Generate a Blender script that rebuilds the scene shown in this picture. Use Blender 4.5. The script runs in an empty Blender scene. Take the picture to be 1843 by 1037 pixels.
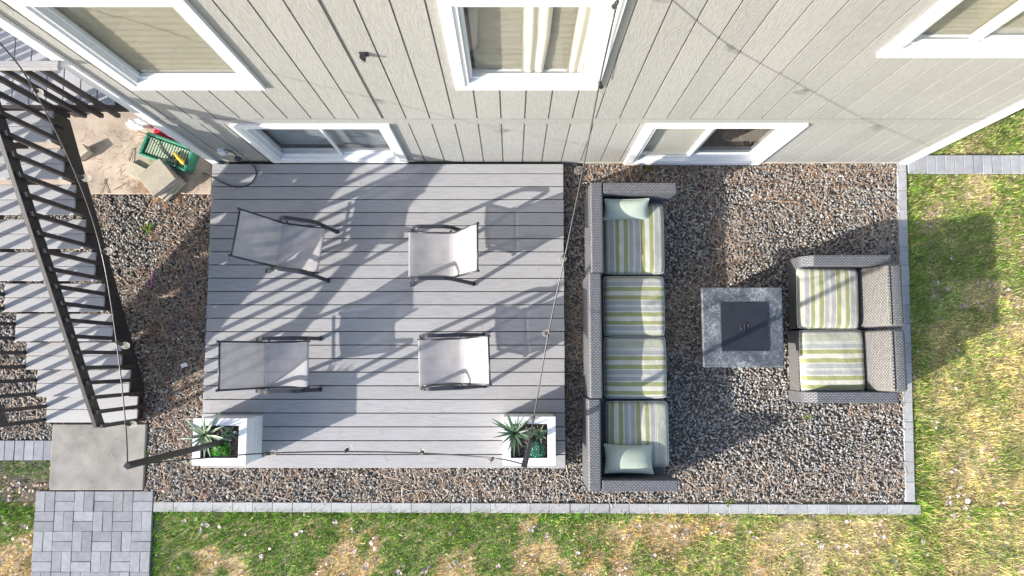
import bpy, bmesh, math, random
import numpy as np
from mathutils import Vector, Matrix
R = math.radians
random.seed(7)
rng = np.random.default_rng(11)
sc = bpy.context.scene
C = sc.collection

# ---------------------------------------------------------------- camera
F, H, T = 1322.0, 8.2, 0.0954          # focal length in photo pixels, height, tilt towards the house
cam_d = bpy.data.cameras.new('camera')
cam = bpy.data.objects.new('camera', cam_d); C.objects.link(cam)
cam.location = (0, 0, H); cam.rotation_euler = (T, 0, 0)
cam_d.sensor_fit = 'HORIZONTAL'; cam_d.sensor_width = 36.0
cam_d.lens = 36.0 * F / 1843.0
cam_d.clip_start = 0.1; cam_d.clip_end = 3000
sc.camera = cam
# ---------------------------------------------------------------- sky, sun, exposure
AZ, EL = R(25.2), R(24.2)              # light travels to the right (+x) and towards the house (+y)
ldir = Vector((math.cos(EL)*math.cos(AZ), math.cos(EL)*math.sin(AZ), -math.sin(EL)))
world = bpy.data.worlds.new('World'); sc.world = world; world.use_nodes = True
wn = world.node_tree; wn.nodes.clear()
wo = wn.nodes.new('ShaderNodeOutputWorld'); wb = wn.nodes.new('ShaderNodeBackground')
sky = wn.nodes.new('ShaderNodeTexSky'); sky.sky_type = 'NISHITA'; sky.sun_disc = False
sky.sun_elevation = EL
sky.sun_rotation = math.atan2(-ldir.x, -ldir.y)
sky.air_density = 1.0; sky.dust_density = 1.5; sky.ozone_density = 1.0
wb.inputs['Strength'].default_value = 0.15
wn.links.new(sky.outputs[0], wb.inputs[0]); wn.links.new(wb.outputs[0], wo.inputs[0])
sun_d = bpy.data.lights.new('sun', 'SUN'); sun_d.energy = 3.8; sun_d.angle = R(0.55)
sun_d.color = (1.0, 0.955, 0.89)
sun = bpy.data.objects.new('sun', sun_d); C.objects.link(sun)
sun.rotation_euler = ldir.to_track_quat('-Z', 'Y').to_euler()
sun.location = (-12, -6, 8)
sc.view_settings.view_transform = 'Standard'; sc.view_settings.look = 'None'
sc.view_settings.gamma = 1.0; sc.view_settings.exposure = 1.2
sc.view_settings.use_curve_mapping = False
sc.cycles.max_bounces = 8; sc.cycles.transparent_max_bounces = 12
sc.cycles.caustics_reflective = False; sc.cycles.caustics_refractive = False
sc.cycles.sample_clamp_indirect = 6.0

# ---------------------------------------------------------------- photo pixel -> place
_c, _s = math.cos(T), math.sin(T)
def ray(u, v):
    cx = (u-921.5)/F; cy = (518.5-v)/F
    return Vector((cx, cy*_c+_s, cy*_s-_c))
def P(u, v, z):
    d = ray(u, v); return d*((z-H)/d.z) + Vector((0, 0, H))
def W(u, v, y):
    d = ray(u, v); return d*(y/d.y) + Vector((0, 0, H))

# ---------------------------------------------------------------- materials
def newmat(name):
    m = bpy.data.materials.new(name); m.use_nodes = True
    nt = m.node_tree; b = nt.nodes['Principled BSDF']
    return m, nt, b
def N(nt, t, **kw):
    n = nt.nodes.new(t)
    for k, v in kw.items():
        if k in n.inputs: n.inputs[k].default_value = v
        else: setattr(n, k, v)
    return n
def L(nt, a, b): nt.links.new(a, b)
def coords(nt, scale=(1, 1, 1), kind='Object', rnd=True):
    tc = N(nt, 'ShaderNodeTexCoord'); mp = N(nt, 'ShaderNodeMapping')
    mp.inputs['Scale'].default_value = scale
    L(nt, tc.outputs[kind], mp.inputs[0])
    if rnd:
        oi = N(nt, 'ShaderNodeObjectInfo'); ml = N(nt, 'ShaderNodeMath', operation='MULTIPLY'); ml.inputs[1].default_value = 37.0
        L(nt, oi.outputs['Random'], ml.inputs[0])
        L(nt, ml.outputs[0], mp.inputs['Location'])
    return mp.outputs[0]
def ramp(nt, fac, stops, interp='LINEAR'):
    r = N(nt, 'ShaderNodeValToRGB'); r.color_ramp.interpolation = interp
    e = r.color_ramp.elements
    while len(e) < len(stops): e.new(0.5)
    for el, (p, c) in zip(e, stops):
        el.position = p; el.color = (*c, 1) if len(c) == 3 else c
    L(nt, fac, r.inputs[0]); return r.outputs[0]
def mul(c, k): return tuple(min(1, x*k) for x in c)
def hsv_rand(nt, col, amt):
    oi = N(nt, 'ShaderNodeObjectInfo'); mr = N(nt, 'ShaderNodeMapRange')
    mr.inputs['To Min'].default_value = 1-amt; mr.inputs['To Max'].default_value = 1+amt
    L(nt, oi.outputs['Random'], mr.inputs['Value'])
    h = N(nt, 'ShaderNodeHueSaturation'); L(nt, mr.outputs[0], h.inputs['Value']); L(nt, col, h.inputs['Color'])
    return h.outputs[0]
def plain(name, base, rough=0.6, metal=0.0, nscale=8.0, namt=0.12, bscale=60.0, bump=0.0, rnd=0.0, scale=(1, 1, 1), detail=6):
    m, nt, b = newmat(name)
    co = coords(nt, scale)
    n = N(nt, 'ShaderNodeTexNoise', Scale=nscale, Detail=detail, Roughness=0.6); L(nt, co, n.inputs['Vector'])
    col = ramp(nt, n.outputs[0], [(0.25, mul(base, 1-namt)), (0.75, mul(base, 1+namt))])
    if rnd: col = hsv_rand(nt, col, rnd)
    L(nt, col, b.inputs['Base Color'])
    b.inputs['Roughness'].default_value = rough; b.inputs['Metallic'].default_value = metal
    if bump:
        n2 = N(nt, 'ShaderNodeTexNoise', Scale=bscale, Detail=5); L(nt, co, n2.inputs['Vector'])
        bp = N(nt, 'ShaderNodeBump', Strength=bump, Distance=0.01); L(nt, n2.outputs[0], bp.inputs['Height'])
        L(nt, bp.outputs[0], b.inputs['Normal'])
    return m
def grain(name, base, sc_xyz, amt=0.1, bump=0.25, rough=0.65, rnd=0.05, wave=(1.0, 9.0), dist=0.004):
    """embossed wood-like grain: stretched distorted rings plus fine streaks"""
    m, nt, b = newmat(name)
    co = coords(nt, sc_xyz)
    w = N(nt, 'ShaderNodeTexNoise', Scale=wave[0], Detail=2.0, Roughness=0.5); L(nt, co, w.inputs['Vector'])
    ml = N(nt, 'ShaderNodeMath', operation='MULTIPLY'); ml.inputs[1].default_value = wave[1]; L(nt, w.outputs[0], ml.inputs[0])
    fr = N(nt, 'ShaderNodeMath', operation='SINE'); L(nt, ml.outputs[0], fr.inputs[0])
    n = N(nt, 'ShaderNodeTexNoise', Scale=wave[0]*5, Detail=6, Roughness=0.65); L(nt, co, n.inputs['Vector'])
    big = N(nt, 'ShaderNodeTexNoise', Scale=0.9, Detail=3); L(nt, coords(nt, (1, 1, 1), rnd=False), big.inputs['Vector'])
    a1 = N(nt, 'ShaderNodeMath', operation='MULTIPLY_ADD'); a1.inputs[1].default_value = 0.16
    L(nt, fr.outputs[0], a1.inputs[0]); L(nt, n.outputs[0], a1.inputs[2])
    a2 = N(nt, 'ShaderNodeMath', operation='MULTIPLY_ADD'); a2.inputs[1].default_value = 0.7
    L(nt, big.outputs[0], a2.inputs[0]); L(nt, a1.outputs[0], a2.inputs[2])
    col = ramp(nt, a2.outputs[0], [(0.45, mul(base, 1-amt)), (1.2, mul(base, 1+amt))])
    if rnd: col = hsv_rand(nt, col, rnd)
    L(nt, col, b.inputs['Base Color']); b.inputs['Roughness'].default_value = rough
    bp = N(nt, 'ShaderNodeBump', Strength=bump, Distance=dist); L(nt, a1.outputs[0], bp.inputs['Height'])
    L(nt, bp.outputs[0], b.inputs['Normal'])
    return m
def attrmat(name, rough=0.75, namt=0.0, spec=0.3, trans=0.0):
    m, nt, b = newmat(name)
    a = N(nt, 'ShaderNodeAttribute', attribute_name='Col')
    L(nt, a.outputs['Color'], b.inputs['Base Color']); b.inputs['Roughness'].default_value = rough
    b.inputs['Specular IOR Level'].default_value = spec
    if trans:
        out = nt.nodes['Material Output']; t = N(nt, 'ShaderNodeBsdfTranslucent'); mx = N(nt, 'ShaderNodeMixShader')
        L(nt, a.outputs['Color'], t.inputs[0]); mx.inputs[0].default_value = trans
        L(nt, b.outputs[0], mx.inputs[1]); L(nt, t.outputs[0], mx.inputs[2]); L(nt, mx.outputs[0], out.inputs[0])
    return m

M = {}
M['siding'] = grain('siding_paint', (0.288, 0.285, 0.268), (9, 9, 1.7), amt=0.10, bump=0.85, rough=0.7, rnd=0.045, wave=(1.2, 75.0), dist=0.0022)
M['backing'] = plain('siding_groove_paint', (0.25, 0.247, 0.235), rough=0.8, nscale=3)
M['white'] = plain('white_trim_paint', (0.72, 0.72, 0.72), rough=0.45, nscale=4, namt=0.03, bscale=40, bump=0.05)
M['vinyl'] = plain('white_vinyl', (0.70, 0.71, 0.72), rough=0.3, nscale=4, namt=0.02)
M['deck'] = grain('deck_composite', (0.298, 0.292, 0.295), (2.0, 22, 22), amt=0.11, bump=0.25, rough=0.6, rnd=0.06, wave=(0.8, 40.0), dist=0.002)
M['tread'] = grain('tread_composite', (0.36, 0.35, 0.345), (1.2, 26, 26), amt=0.07, bump=0.2, rough=0.6, rnd=0.05, wave=(0.9, 45.0), dist=0.002)
M['treadv'] = grain('landing_composite', (0.36, 0.35, 0.355), (26, 1.2, 26), amt=0.07, bump=0.2, rough=0.6, rnd=0.05, wave=(0.9, 45.0), dist=0.002)
M['rail'] = plain('dark_rail_stain', (0.030, 0.024, 0.025), rough=0.5, nscale=14, namt=0.4, bscale=90, bump=0.15, scale=(1, 1, 1), rnd=0.2)
M['railcap'] = plain('pale_grey_rail', (0.30, 0.29, 0.28), rough=0.7, nscale=10, namt=0.2, scale=(1, 8, 8))  # much paler grey than the dark rail beneath it
M['joist'] = plain('treated_lumber', (0.16, 0.12, 0.08), rough=0.8, nscale=6, namt=0.25)
M['concrete'] = plain('grey_concrete', (0.25, 0.235, 0.21), rough=0.85, nscale=3.5, namt=0.38, bscale=140, bump=0.25, detail=10)
M['slab'] = plain('tan_concrete', (0.44, 0.36, 0.285), rough=0.9, nscale=2.6, namt=0.42, bscale=90, bump=0.25, detail=10)
M['found'] = plain('foundation_concrete', (0.50, 0.46, 0.38), rough=0.9, nscale=5, namt=0.18, bump=0.2)
M['paver'] = plain('grey_paver', (0.24, 0.243, 0.255), rough=0.85, nscale=16, namt=0.2, bscale=170, bump=0.35, rnd=0.18, detail=9)
M['edgepaver'] = plain('pale_edging_paver', (0.36, 0.355, 0.352), rough=0.85, nscale=16, namt=0.14, bscale=170, bump=0.35, rnd=0.10, detail=9)
M['sand'] = plain('joint_sand', (0.10, 0.095, 0.09), rough=0.95, nscale=60, namt=0.4, bump=0.3)
M['flag'] = plain('buff_flagstone', (0.47, 0.42, 0.33), rough=0.85, nscale=7, namt=0.2, bscale=70, bump=0.4, rnd=0.12, detail=9)
M['soil'] = plain('dark_planting_soil', (0.11, 0.082, 0.072), rough=0.95, nscale=45, namt=0.75, bscale=50, bump=0.9, detail=8)
M['planter'] = plain('white_planter_plastic', (0.72, 0.72, 0.72), rough=0.35, nscale=5, namt=0.03)
M['black'] = plain('black_metal', (0.022, 0.022, 0.025), rough=0.35, nscale=20, namt=0.2)
M['chairmetal'] = plain('charcoal_powder_coat', (0.035, 0.035, 0.045), rough=0.33, metal=0.2, nscale=25, namt=0.2)
M['wire'] = plain('black_rubber_cable', (0.03, 0.03, 0.03), rough=0.3, nscale=20)
M['lid'] = plain('dark_steel_lid', (0.028, 0.030, 0.038), rough=0.42, metal=0.35, nscale=9, namt=0.25, bscale=120, bump=0.08, detail=9)
M['greenplastic'] = plain('green_plastic', (0.045, 0.25, 0.155), rough=0.4, nscale=6, namt=0.15)
M['ribpaint'] = plain('faded_green_plastic', (0.42, 0.50, 0.36), rough=0.55, nscale=9, namt=0.2)
M['yellow'] = plain('yellow_plastic', (0.75, 0.45, 0.03), rough=0.4)
M['red'] = plain('red_plastic', (0.62, 0.03, 0.06), rough=0.4)
M['magenta'] = plain('magenta_plastic', (0.55, 0.06, 0.42), rough=0.4)
M['bagwhite'] = plain('white_plastic', (0.75, 0.74, 0.72), rough=0.4, nscale=20, namt=0.1)
M['curtain'] = plain('beige_curtain', (0.58, 0.545, 0.455), rough=0.9, nscale=3, namt=0.06)
M['sheer'] = plain('white_drape', (0.66, 0.61, 0.52), rough=0.9, nscale=3, namt=0.05)
M['sheerwhite'] = plain('white_blind', (0.85, 0.82, 0.76), rough=0.9, nscale=3, namt=0.05)
M['reflection_grey'] = plain('pane_reflection_grey', (0.42, 0.46, 0.50), rough=0.9, nscale=3, namt=0.06)  # grey-blue colour stands in for the deck mirrored in the pane
M['interior'] = plain('interior_paint', (0.25, 0.23, 0.20), rough=0.9)
M['roof'] = plain('grey_shingle', (0.10, 0.10, 0.11), rough=0.9, nscale=12, namt=0.4, bump=0.4)
M['brown'] = plain('brown_wood', (0.10, 0.05, 0.03), rough=0.6, nscale=9, namt=0.3)

def firetop():
    m, nt, b = newmat('mottled_cast_stone')
    co = coords(nt, rnd=False)
    n1 = N(nt, 'ShaderNodeTexNoise', Scale=3.0, Detail=5, Roughness=0.6, Distortion=0.5); L(nt, co, n1.inputs['Vector'])
    n2 = N(nt, 'ShaderNodeTexNoise', Scale=17.0, Detail=9, Roughness=0.78, Distortion=2.4); L(nt, co, n2.inputs['Vector'])
    a = N(nt, 'ShaderNodeMath', operation='MULTIPLY_ADD'); a.inputs[1].default_value = 0.55
    L(nt, n1.outputs[0], a.inputs[0]); L(nt, n2.outputs[0], a.inputs[2])
    col = ramp(nt, a.outputs[0], [(0.60, (0.030, 0.036, 0.046)), (0.78, (0.085, 0.094, 0.108)), (0.95, (0.30, 0.305, 0.315))])
    L(nt, col, b.inputs['Base Color']); b.inputs['Roughness'].default_value = 0.5
    bp = N(nt, 'ShaderNodeBump', Strength=0.35, Distance=0.004); L(nt, n2.outputs[0], bp.inputs['Height']); L(nt, bp.outputs[0], b.inputs['Normal'])
    return m
M['firetop'] = firetop()

def wicker(name, base, bw=0.030, rh=0.014):
    """over-and-under weave: oval bumps shifted by half a strand in every other row"""
    m, nt, b = newmat(name)
    co = coords(nt, kind='UV', rnd=False)
    wob = N(nt, 'ShaderNodeTexNoise', Scale=9.0, Detail=2); L(nt, co, wob.inputs['Vector'])
    wm = N(nt, 'ShaderNodeVectorMath', operation='MULTIPLY_ADD'); wm.inputs[1].default_value = (.012, .008, 0); L(nt, wob.outputs['Color'], wm.inputs[0]); L(nt, co, wm.inputs[2])
    sp = N(nt, 'ShaderNodeSeparateXYZ'); L(nt, wm.outputs[0], sp.inputs[0])
    def mth(op, x, y=None):
        n = N(nt, 'ShaderNodeMath', operation=op)
        for k, v in enumerate((x, y)):
            if v is None: continue
            if isinstance(v, (int, float)): n.inputs[k].default_value = v
            else: L(nt, v, n.inputs[k])
        return n.outputs[0]
    fv = mth('DIVIDE', sp.outputs['Y'], rh); row = mth('FLOOR', fv); fr = mth('SUBTRACT', fv, row)
    fu = mth('ADD', mth('DIVIDE', sp.outputs['X'], bw), mth('MULTIPLY', row, 0.5))
    hu = mth('ABSOLUTE', mth('SINE', mth('MULTIPLY', fu, math.pi))); hv = mth('SINE', mth('MULTIPLY', fr, math.pi))
    h = mth('POWER', mth('MULTIPLY', hu, hv), 0.55)
    n = N(nt, 'ShaderNodeTexNoise', Scale=22.0, Detail=4); L(nt, co, n.inputs['Vector'])
    mx = N(nt, 'ShaderNodeMixRGB', blend_type='MULTIPLY'); mx.inputs[0].default_value = 0.55
    L(nt, ramp(nt, h, [(0.05, mul(base, 0.10)), (0.45, mul(base, 0.8)), (0.9, mul(base, 1.35))]), mx.inputs[1]); L(nt, ramp(nt, n.outputs[0], [(0.3, (0.5, 0.5, 0.5)), (0.7, (1, 1, 1))]), mx.inputs[2])
    L(nt, mx.outputs[0], b.inputs['Base Color']); b.inputs['Roughness'].default_value = 0.5
    bp = N(nt, 'ShaderNodeBump', Strength=0.8, Distance=0.005); L(nt, h, bp.inputs['Height']); L(nt, bp.outputs[0], b.inputs['Normal'])
    return m
M['wicker'] = wicker('grey_wicker', (0.148, 0.149, 0.160), .036, .017)
M['wickerpale'] = wicker('pale_grey_wicker', (0.185, 0.178, 0.172), .036, .017)

GR = (0.28, 0.292, 0.13); WH = (0.52, 0.505, 0.435); BL = (0.32, 0.325, 0.315); SA = (0.35, 0.36, 0.285)
def stripes(name, shift=0.0):
    m, nt, b = newmat(name)
    tc = N(nt, 'ShaderNodeTexCoord'); sp = N(nt, 'ShaderNodeSeparateXYZ'); L(nt, tc.outputs['UV'], sp.inputs[0])
    # slight wobble so that the printed stripes follow the cloth
    n = N(nt, 'ShaderNodeTexNoise', Scale=3.0, Detail=2); L(nt, tc.outputs['UV'], n.inputs['Vector'])
    a = N(nt, 'ShaderNodeMath', operation='MULTIPLY_ADD'); a.inputs[1].default_value = 0.02; L(nt, n.outputs[0], a.inputs[0]); L(nt, sp.outputs['Y'], a.inputs[2])
    s = N(nt, 'ShaderNodeMath', operation='ADD'); s.inputs[1].default_value = shift - 0.01; L(nt, a.outputs[0], s.inputs[0])
    md = N(nt, 'ShaderNodeMath', operation='FRACT'); L(nt, s.outputs[0], md.inputs[0])
    st = [(0, SA), (.055, WH), (.065, SA), (.072, WH), (.085, BL), (.16, WH), (.18, GR), (.245, WH), (.32, GR), (.39, WH), (.41, BL),
          (.475, WH), (.487, BL), (.494, WH), (.51, BL), (.585, WH), (.60, GR), (.67, WH), (.745, GR), (.81, WH), (.83, BL), (.90, WH), (.912, BL), (.925, WH), (.94, SA)]
    col = ramp(nt, md.outputs[0], st, 'CONSTANT')
    n2 = N(nt, 'ShaderNodeTexNoise', Scale=6.0, Detail=5); L(nt, tc.outputs['UV'], n2.inputs['Vector'])
    mx = N(nt, 'ShaderNodeMixRGB', blend_type='MULTIPLY'); mx.inputs[0].default_value = 1.0
    L(nt, col, mx.inputs[1]); L(nt, ramp(nt, n2.outputs[0], [(0.3, (0.84, 0.83, 0.81)), (0.7, (1, 1, 1))]), mx.inputs[2])
    L(nt, mx.outputs[0], b.inputs['Base Color']); b.inputs['Roughness'].default_value = 0.85
    n3 = N(nt, 'ShaderNodeTexNoise', Scale=9.0, Detail=3); L(nt, tc.outputs['UV'], n3.inputs['Vector'])
    bp = N(nt, 'ShaderNodeBump', Strength=0.35, Distance=0.02); L(nt, n3.outputs[0], bp.inputs['Height']); L(nt, bp.outputs[0], b.inputs['Normal'])
    return m
M['stripeA'] = stripes('striped_outdoor_fabric', 0.0)
M['stripeB'] = stripes('striped_outdoor_fabric_offset', 0.13)
M['pillow'] = plain('pale_aqua_fabric', (0.385, 0.435, 0.36), rough=0.85, nscale=6, namt=0.08, bscale=12, bump=0.4)
M['piping'] = plain('sage_piping', (0.55, 0.57, 0.50), rough=0.8)

def sling():
    m, nt, b = newmat('sling_mesh_fabric')
    co = coords(nt, kind='UV', rnd=False)
    w = N(nt, 'ShaderNodeTexWave', wave_type='BANDS', bands_direction='X', Scale=26.0, Distortion=0.6); w.inputs['Detail'].default_value = 1.0
    L(nt, co, w.inputs['Vector'])
    n = N(nt, 'ShaderNodeTexNoise', Scale=7.0, Detail=5); L(nt, co, n.inputs['Vector'])
    a = N(nt, 'ShaderNodeMath', operation='MULTIPLY_ADD'); a.inputs[1].default_value = 0.25; L(nt, w.outputs[0], a.inputs[0]); L(nt, n.outputs[0], a.inputs[2])
    col = ramp(nt, a.outputs[0], [(0.35, (0.32, 0.305, 0.31)), (0.85, (0.43, 0.415, 0.42))])
    L(nt, col, b.inputs['Base Color']); b.inputs['Roughness'].default_value = 0.6
    out = nt.nodes['Material Output']
    tl = N(nt, 'ShaderNodeBsdfTranslucent'); L(nt, col, tl.inputs[0])
    tp = N(nt, 'ShaderNodeBsdfTransparent')
    m1 = N(nt, 'ShaderNodeMixShader'); m1.inputs[0].default_value = 0.14; L(nt, b.outputs[0], m1.inputs[1]); L(nt, tl.outputs[0], m1.inputs[2])
    m2 = N(nt, 'ShaderNodeMixShader'); m2.inputs[0].default_value = 0.13; L(nt, m1.outputs[0], m2.inputs[1]); L(nt, tp.outputs[0], m2.inputs[2])
    L(nt, m2.outputs[0], out.inputs[0]); return m
M['sling'] = sling()
def glass(name, tint=(0.995, 1.0, 0.985), ior=1.5):
    m, nt, b = newmat(name); nt.nodes.remove(b); out = nt.nodes['Material Output']
    fr = N(nt, 'ShaderNodeFresnel'); fr.inputs[0].default_value = ior
    tp = N(nt, 'ShaderNodeBsdfTransparent'); tp.inputs[0].default_value = (*tint, 1)
    gl = N(nt, 'ShaderNodeBsdfGlossy'); gl.inputs['Roughness'].default_value = 0.0
    n = N(nt, 'ShaderNodeTexNoise', Scale=1.3, Detail=1); bp = N(nt, 'ShaderNodeBump', Strength=0.05, Distance=0.02)
    L(nt, coords(nt, rnd=False), n.inputs['Vector']); L(nt, n.outputs[0], bp.inputs['Height']); L(nt, bp.outputs[0], gl.inputs['Normal'])
    ge = N(nt, 'ShaderNodeNewGeometry'); iv = N(nt, 'ShaderNodeMath', operation='SUBTRACT'); iv.inputs[0].default_value = 1.0; L(nt, ge.outputs['Backfacing'], iv.inputs[1])
    fm = N(nt, 'ShaderNodeMath', operation='MULTIPLY'); L(nt, fr.outputs[0], fm.inputs[0]); L(nt, iv.outputs[0], fm.inputs[1])
    mx = N(nt, 'ShaderNodeMixShader'); L(nt, fm.outputs[0], mx.inputs[0]); L(nt, tp.outputs[0], mx.inputs[1]); L(nt, gl.outputs[0], mx.inputs[2])
    L(nt, mx.outputs[0], out.inputs[0]); return m
M['glass'] = glass('window_glass', ior=1.45)
M['bulb'] = glass('clear_bulb_glass', tint=(0.95, 0.95, 0.93), ior=1.6)
_nt = M['bulb'].node_tree; _o = _nt.nodes['Material Output']; _p = _o.inputs[0].links[0].from_socket
_d = N(_nt, 'ShaderNodeBsdfTranslucent'); _d.inputs[0].default_value = (.8, .8, .78, 1); _m = N(_nt, 'ShaderNodeMixShader'); _m.inputs[0].default_value = 0.22  # white mixed into the clear glass stands in for sunlit rim highlights
L(_nt, _p, _m.inputs[1]); L(_nt, _d.outputs[0], _m.inputs[2]); L(_nt, _m.outputs[0], _o.inputs[0])
M['stone'] = attrmat('crushed_slate', 0.7, spec=0.4)
M['needle'] = attrmat('dry_pine_needle', 0.7)
M['grass'] = attrmat('grass_blade', 0.6, spec=0.25, trans=0.42)
M['foliage'] = attrmat('succulent_leaf', 0.5, spec=0.4, trans=0.15)
def leafmat(name, a, b_):
    m, nt, b = newmat(name); co = coords(nt, kind='UV', rnd=False); sp = N(nt, 'ShaderNodeSeparateXYZ'); L(nt, co, sp.inputs[0])
    col = ramp(nt, sp.outputs['X'], [(0.0, b_), (0.22, b_), (0.3, a), (0.7, a), (0.78, b_), (1.0, b_)])
    L(nt, hsv_rand(nt, col, 0.2), b.inputs['Base Color']); b.inputs['Roughness'].default_value = 0.42; return m
M['yucca'] = leafmat('yucca_leaf', (0.11, 0.17, 0.10), (0.30, 0.36, 0.24))
M['yuccadark'] = leafmat('dark_yucca_leaf', (0.045, 0.10, 0.055), (0.13, 0.19, 0.11))
M['rosette'] = leafmat('rosette_leaf', (0.12, 0.20, 0.11), (0.26, 0.34, 0.19))
M['deadleaf'] = plain('pale_dead_leaf', (0.50, 0.40, 0.37), rough=0.8, nscale=30, namt=0.35, rnd=0.3)
def groundmat(name, a, b_, c, s1=2.2, s2=40):
    m, nt, b = newmat(name); co = coords(nt, rnd=False)
    n1 = N(nt, 'ShaderNodeTexNoise', Scale=s1, Detail=6, Roughness=0.65); L(nt, co, n1.inputs['Vector'])
    n2 = N(nt, 'ShaderNodeTexNoise', Scale=s2, Detail=8, Roughness=0.7); L(nt, co, n2.inputs['Vector'])
    ad = N(nt, 'ShaderNodeMath', operation='MULTIPLY_ADD'); ad.inputs[1].default_value = 0.7; L(nt, n2.outputs[0], ad.inputs[0]); L(nt, n1.outputs[0], ad.inputs[2])
    L(nt, ramp(nt, ad.outputs[0], [(0.6, a), (0.85, b_), (1.1, c)]), b.inputs['Base Color']); b.inputs['Roughness'].default_value = 0.95
    bp = N(nt, 'ShaderNodeBump', Strength=0.8, Distance=0.02); L(nt, n2.outputs[0], bp.inputs['Height']); L(nt, bp.outputs[0], b.inputs['Normal'])
    return m
M['lawnsoil'] = groundmat('lawn_thatch', (0.18, 0.15, 0.07), (0.44, 0.35, 0.19), (0.64, 0.50, 0.32))
M['graveldirt'] = groundmat('gravel_dust', (0.06, 0.053, 0.046), (0.11, 0.095, 0.078), (0.17, 0.135, 0.10), s1=3)

# ---------------------------------------------------------------- mesh helpers
def finish(bm, uv='box'):
    if uv == 'box':
        lay = bm.loops.layers.uv.verify()
        for f in bm.faces:
            n = f.normal if f.normal.length else Vector((0, 0, 1))
            ax = max(range(3), key=lambda i: abs(n[i]))
            i, j = [(1, 2), (0, 2), (0, 1)][ax]
            for l in f.loops: l[lay].uv = (l.vert.co[i], l.vert.co[j])
def obj(name, bm, mat, parent=None, smooth=False, uv='box', loc=None):
    bm.normal_update(); finish(bm, uv)
    me = bpy.data.meshes.new(name); bm.to_mesh(me); bm.free()
    if smooth:
        for p in me.polygons: p.use_smooth = True
    me.materials.append(mat)
    o = bpy.data.objects.new(name, me); C.objects.link(o)
    if parent: o.parent = parent
    if loc is not None: o.location = loc
    return o
def link(name, me, parent=None, loc=(0, 0, 0), rot=(0, 0, 0), scale=(1, 1, 1)):
    o = bpy.data.objects.new(name, me); C.objects.link(o)
    if parent: o.parent = parent
    o.location = loc; o.rotation_euler = rot; o.scale = scale
    return o
def thing(name, label, cat, loc=(0, 0, 0), rz=0.0, group=None):
    o = bpy.data.objects.new(name, None); C.objects.link(o); o.empty_display_size = 0.2
    o.location = loc; o.rotation_euler = (0, 0, rz)
    return tag(o, label, cat, group)
def tag(o, label, cat, group=None):
    o['label'] = label; o['category'] = cat
    if group: o['group'] = group
    return o
def struct(o, kind='structure', label=None):
    o['kind'] = kind
    if label: o['label'] = label
    return o
def BM(): return bmesh.new()
def box(bm, x0, x1, y0, y1, z0, z1, bev=0.0, seg=1, mtx=None):
    t = bmesh.new()
    vs = [t.verts.new(p) for p in ((x0, y0, z0), (x1, y0, z0), (x1, y1, z0), (x0, y1, z0), (x0, y0, z1), (x1, y0, z1), (x1, y1, z1), (x0, y1, z1))]
    for f in ((0, 3, 2, 1), (4, 5, 6, 7), (0, 1, 5, 4), (1, 2, 6, 5), (2, 3, 7, 6), (3, 0, 4, 7)): t.faces.new([vs[i] for i in f])
    if bev: bmesh.ops.bevel(t, geom=t.edges[:], offset=bev, segments=seg, affect='EDGES', profile=0.5)
    merge(bm, t, mtx); return bm
def merge(bm, t, mtx=None):
    if mtx is not None: bmesh.ops.transform(t, matrix=mtx, verts=t.verts[:])
    me = bpy.data.meshes.new('tmp'); t.to_mesh(me); t.free(); bm.from_mesh(me); bpy.data.meshes.remove(me)
def prism(bm, poly, axis, a, b, bev=0.0, seg=1, mtx=None):
    """extrude a 2-D polygon along an axis from a to b; poly gives the two other axes in order"""
    t = bmesh.new()
    def pt(p, h):
        return {'x': (h, p[0], p[1]), 'y': (p[0], h, p[1]), 'z': (p[0], p[1], h)}[axis]
    A = [t.verts.new(pt(p, a)) for p in poly]; B = [t.verts.new(pt(p, b)) for p in poly]
    n = len(poly)
    t.faces.new(A); t.faces.new(B[::-1])
    for i in range(n): t.faces.new((A[i], B[i], B[(i+1) % n], A[(i+1) % n]))
    bmesh.ops.recalc_face_normals(t, faces=t.faces[:])
    if bev: bmesh.ops.bevel(t, geom=t.edges[:], offset=bev, segments=seg, affect='EDGES', profile=0.5)
    merge(bm, t, mtx); return bm
def tube(bm, pts, r, n=8, cap=True, flat=None):
    """sweep a circle (or a flat bar: flat=(half width, half thickness, up vector)) along points"""
    pts = [Vector(p) for p in pts]; rings = []
    up = Vector((0, 0, 1)); prev = None
    for i, p in enumerate(pts):
        d = (pts[min(i+1, len(pts)-1)] - pts[max(i-1, 0)]).normalized()
        if flat: side = Vector(flat[2]).normalized(); nrm = d.cross(side).normalized()
        else:
            if prev is None: side = d.cross(up if abs(d.z) < 0.95 else Vector((1, 0, 0))).normalized()
            else: side = (prev - d*prev.dot(d)).normalized()
            prev = side; nrm = side.cross(d).normalized()
        rr = r[i] if isinstance(r, (list, tuple)) else r
        if flat:
            w, t = flat[0], flat[1]
            ring = [p+side*a*w+nrm*b*t for a, b in ((-1, -1), (1, -1), (1, 1), (-1, 1))]
        else: ring = [p+(side*math.cos(2*math.pi*k/n)+nrm*math.sin(2*math.pi*k/n))*rr for k in range(n)]
        rings.append([bm.verts.new(q) for q in ring])
    m = len(rings[0])
    for a, b in zip(rings, rings[1:]):
        for k in range(m): bm.faces.new((a[k], a[(k+1) % m], b[(k+1) % m], b[k]))
    if cap:
        bm.faces.new(rings[0][::-1]); bm.faces.new(rings[-1])
    bmesh.ops.recalc_face_normals(bm, faces=bm.faces[:])
    return bm
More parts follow.
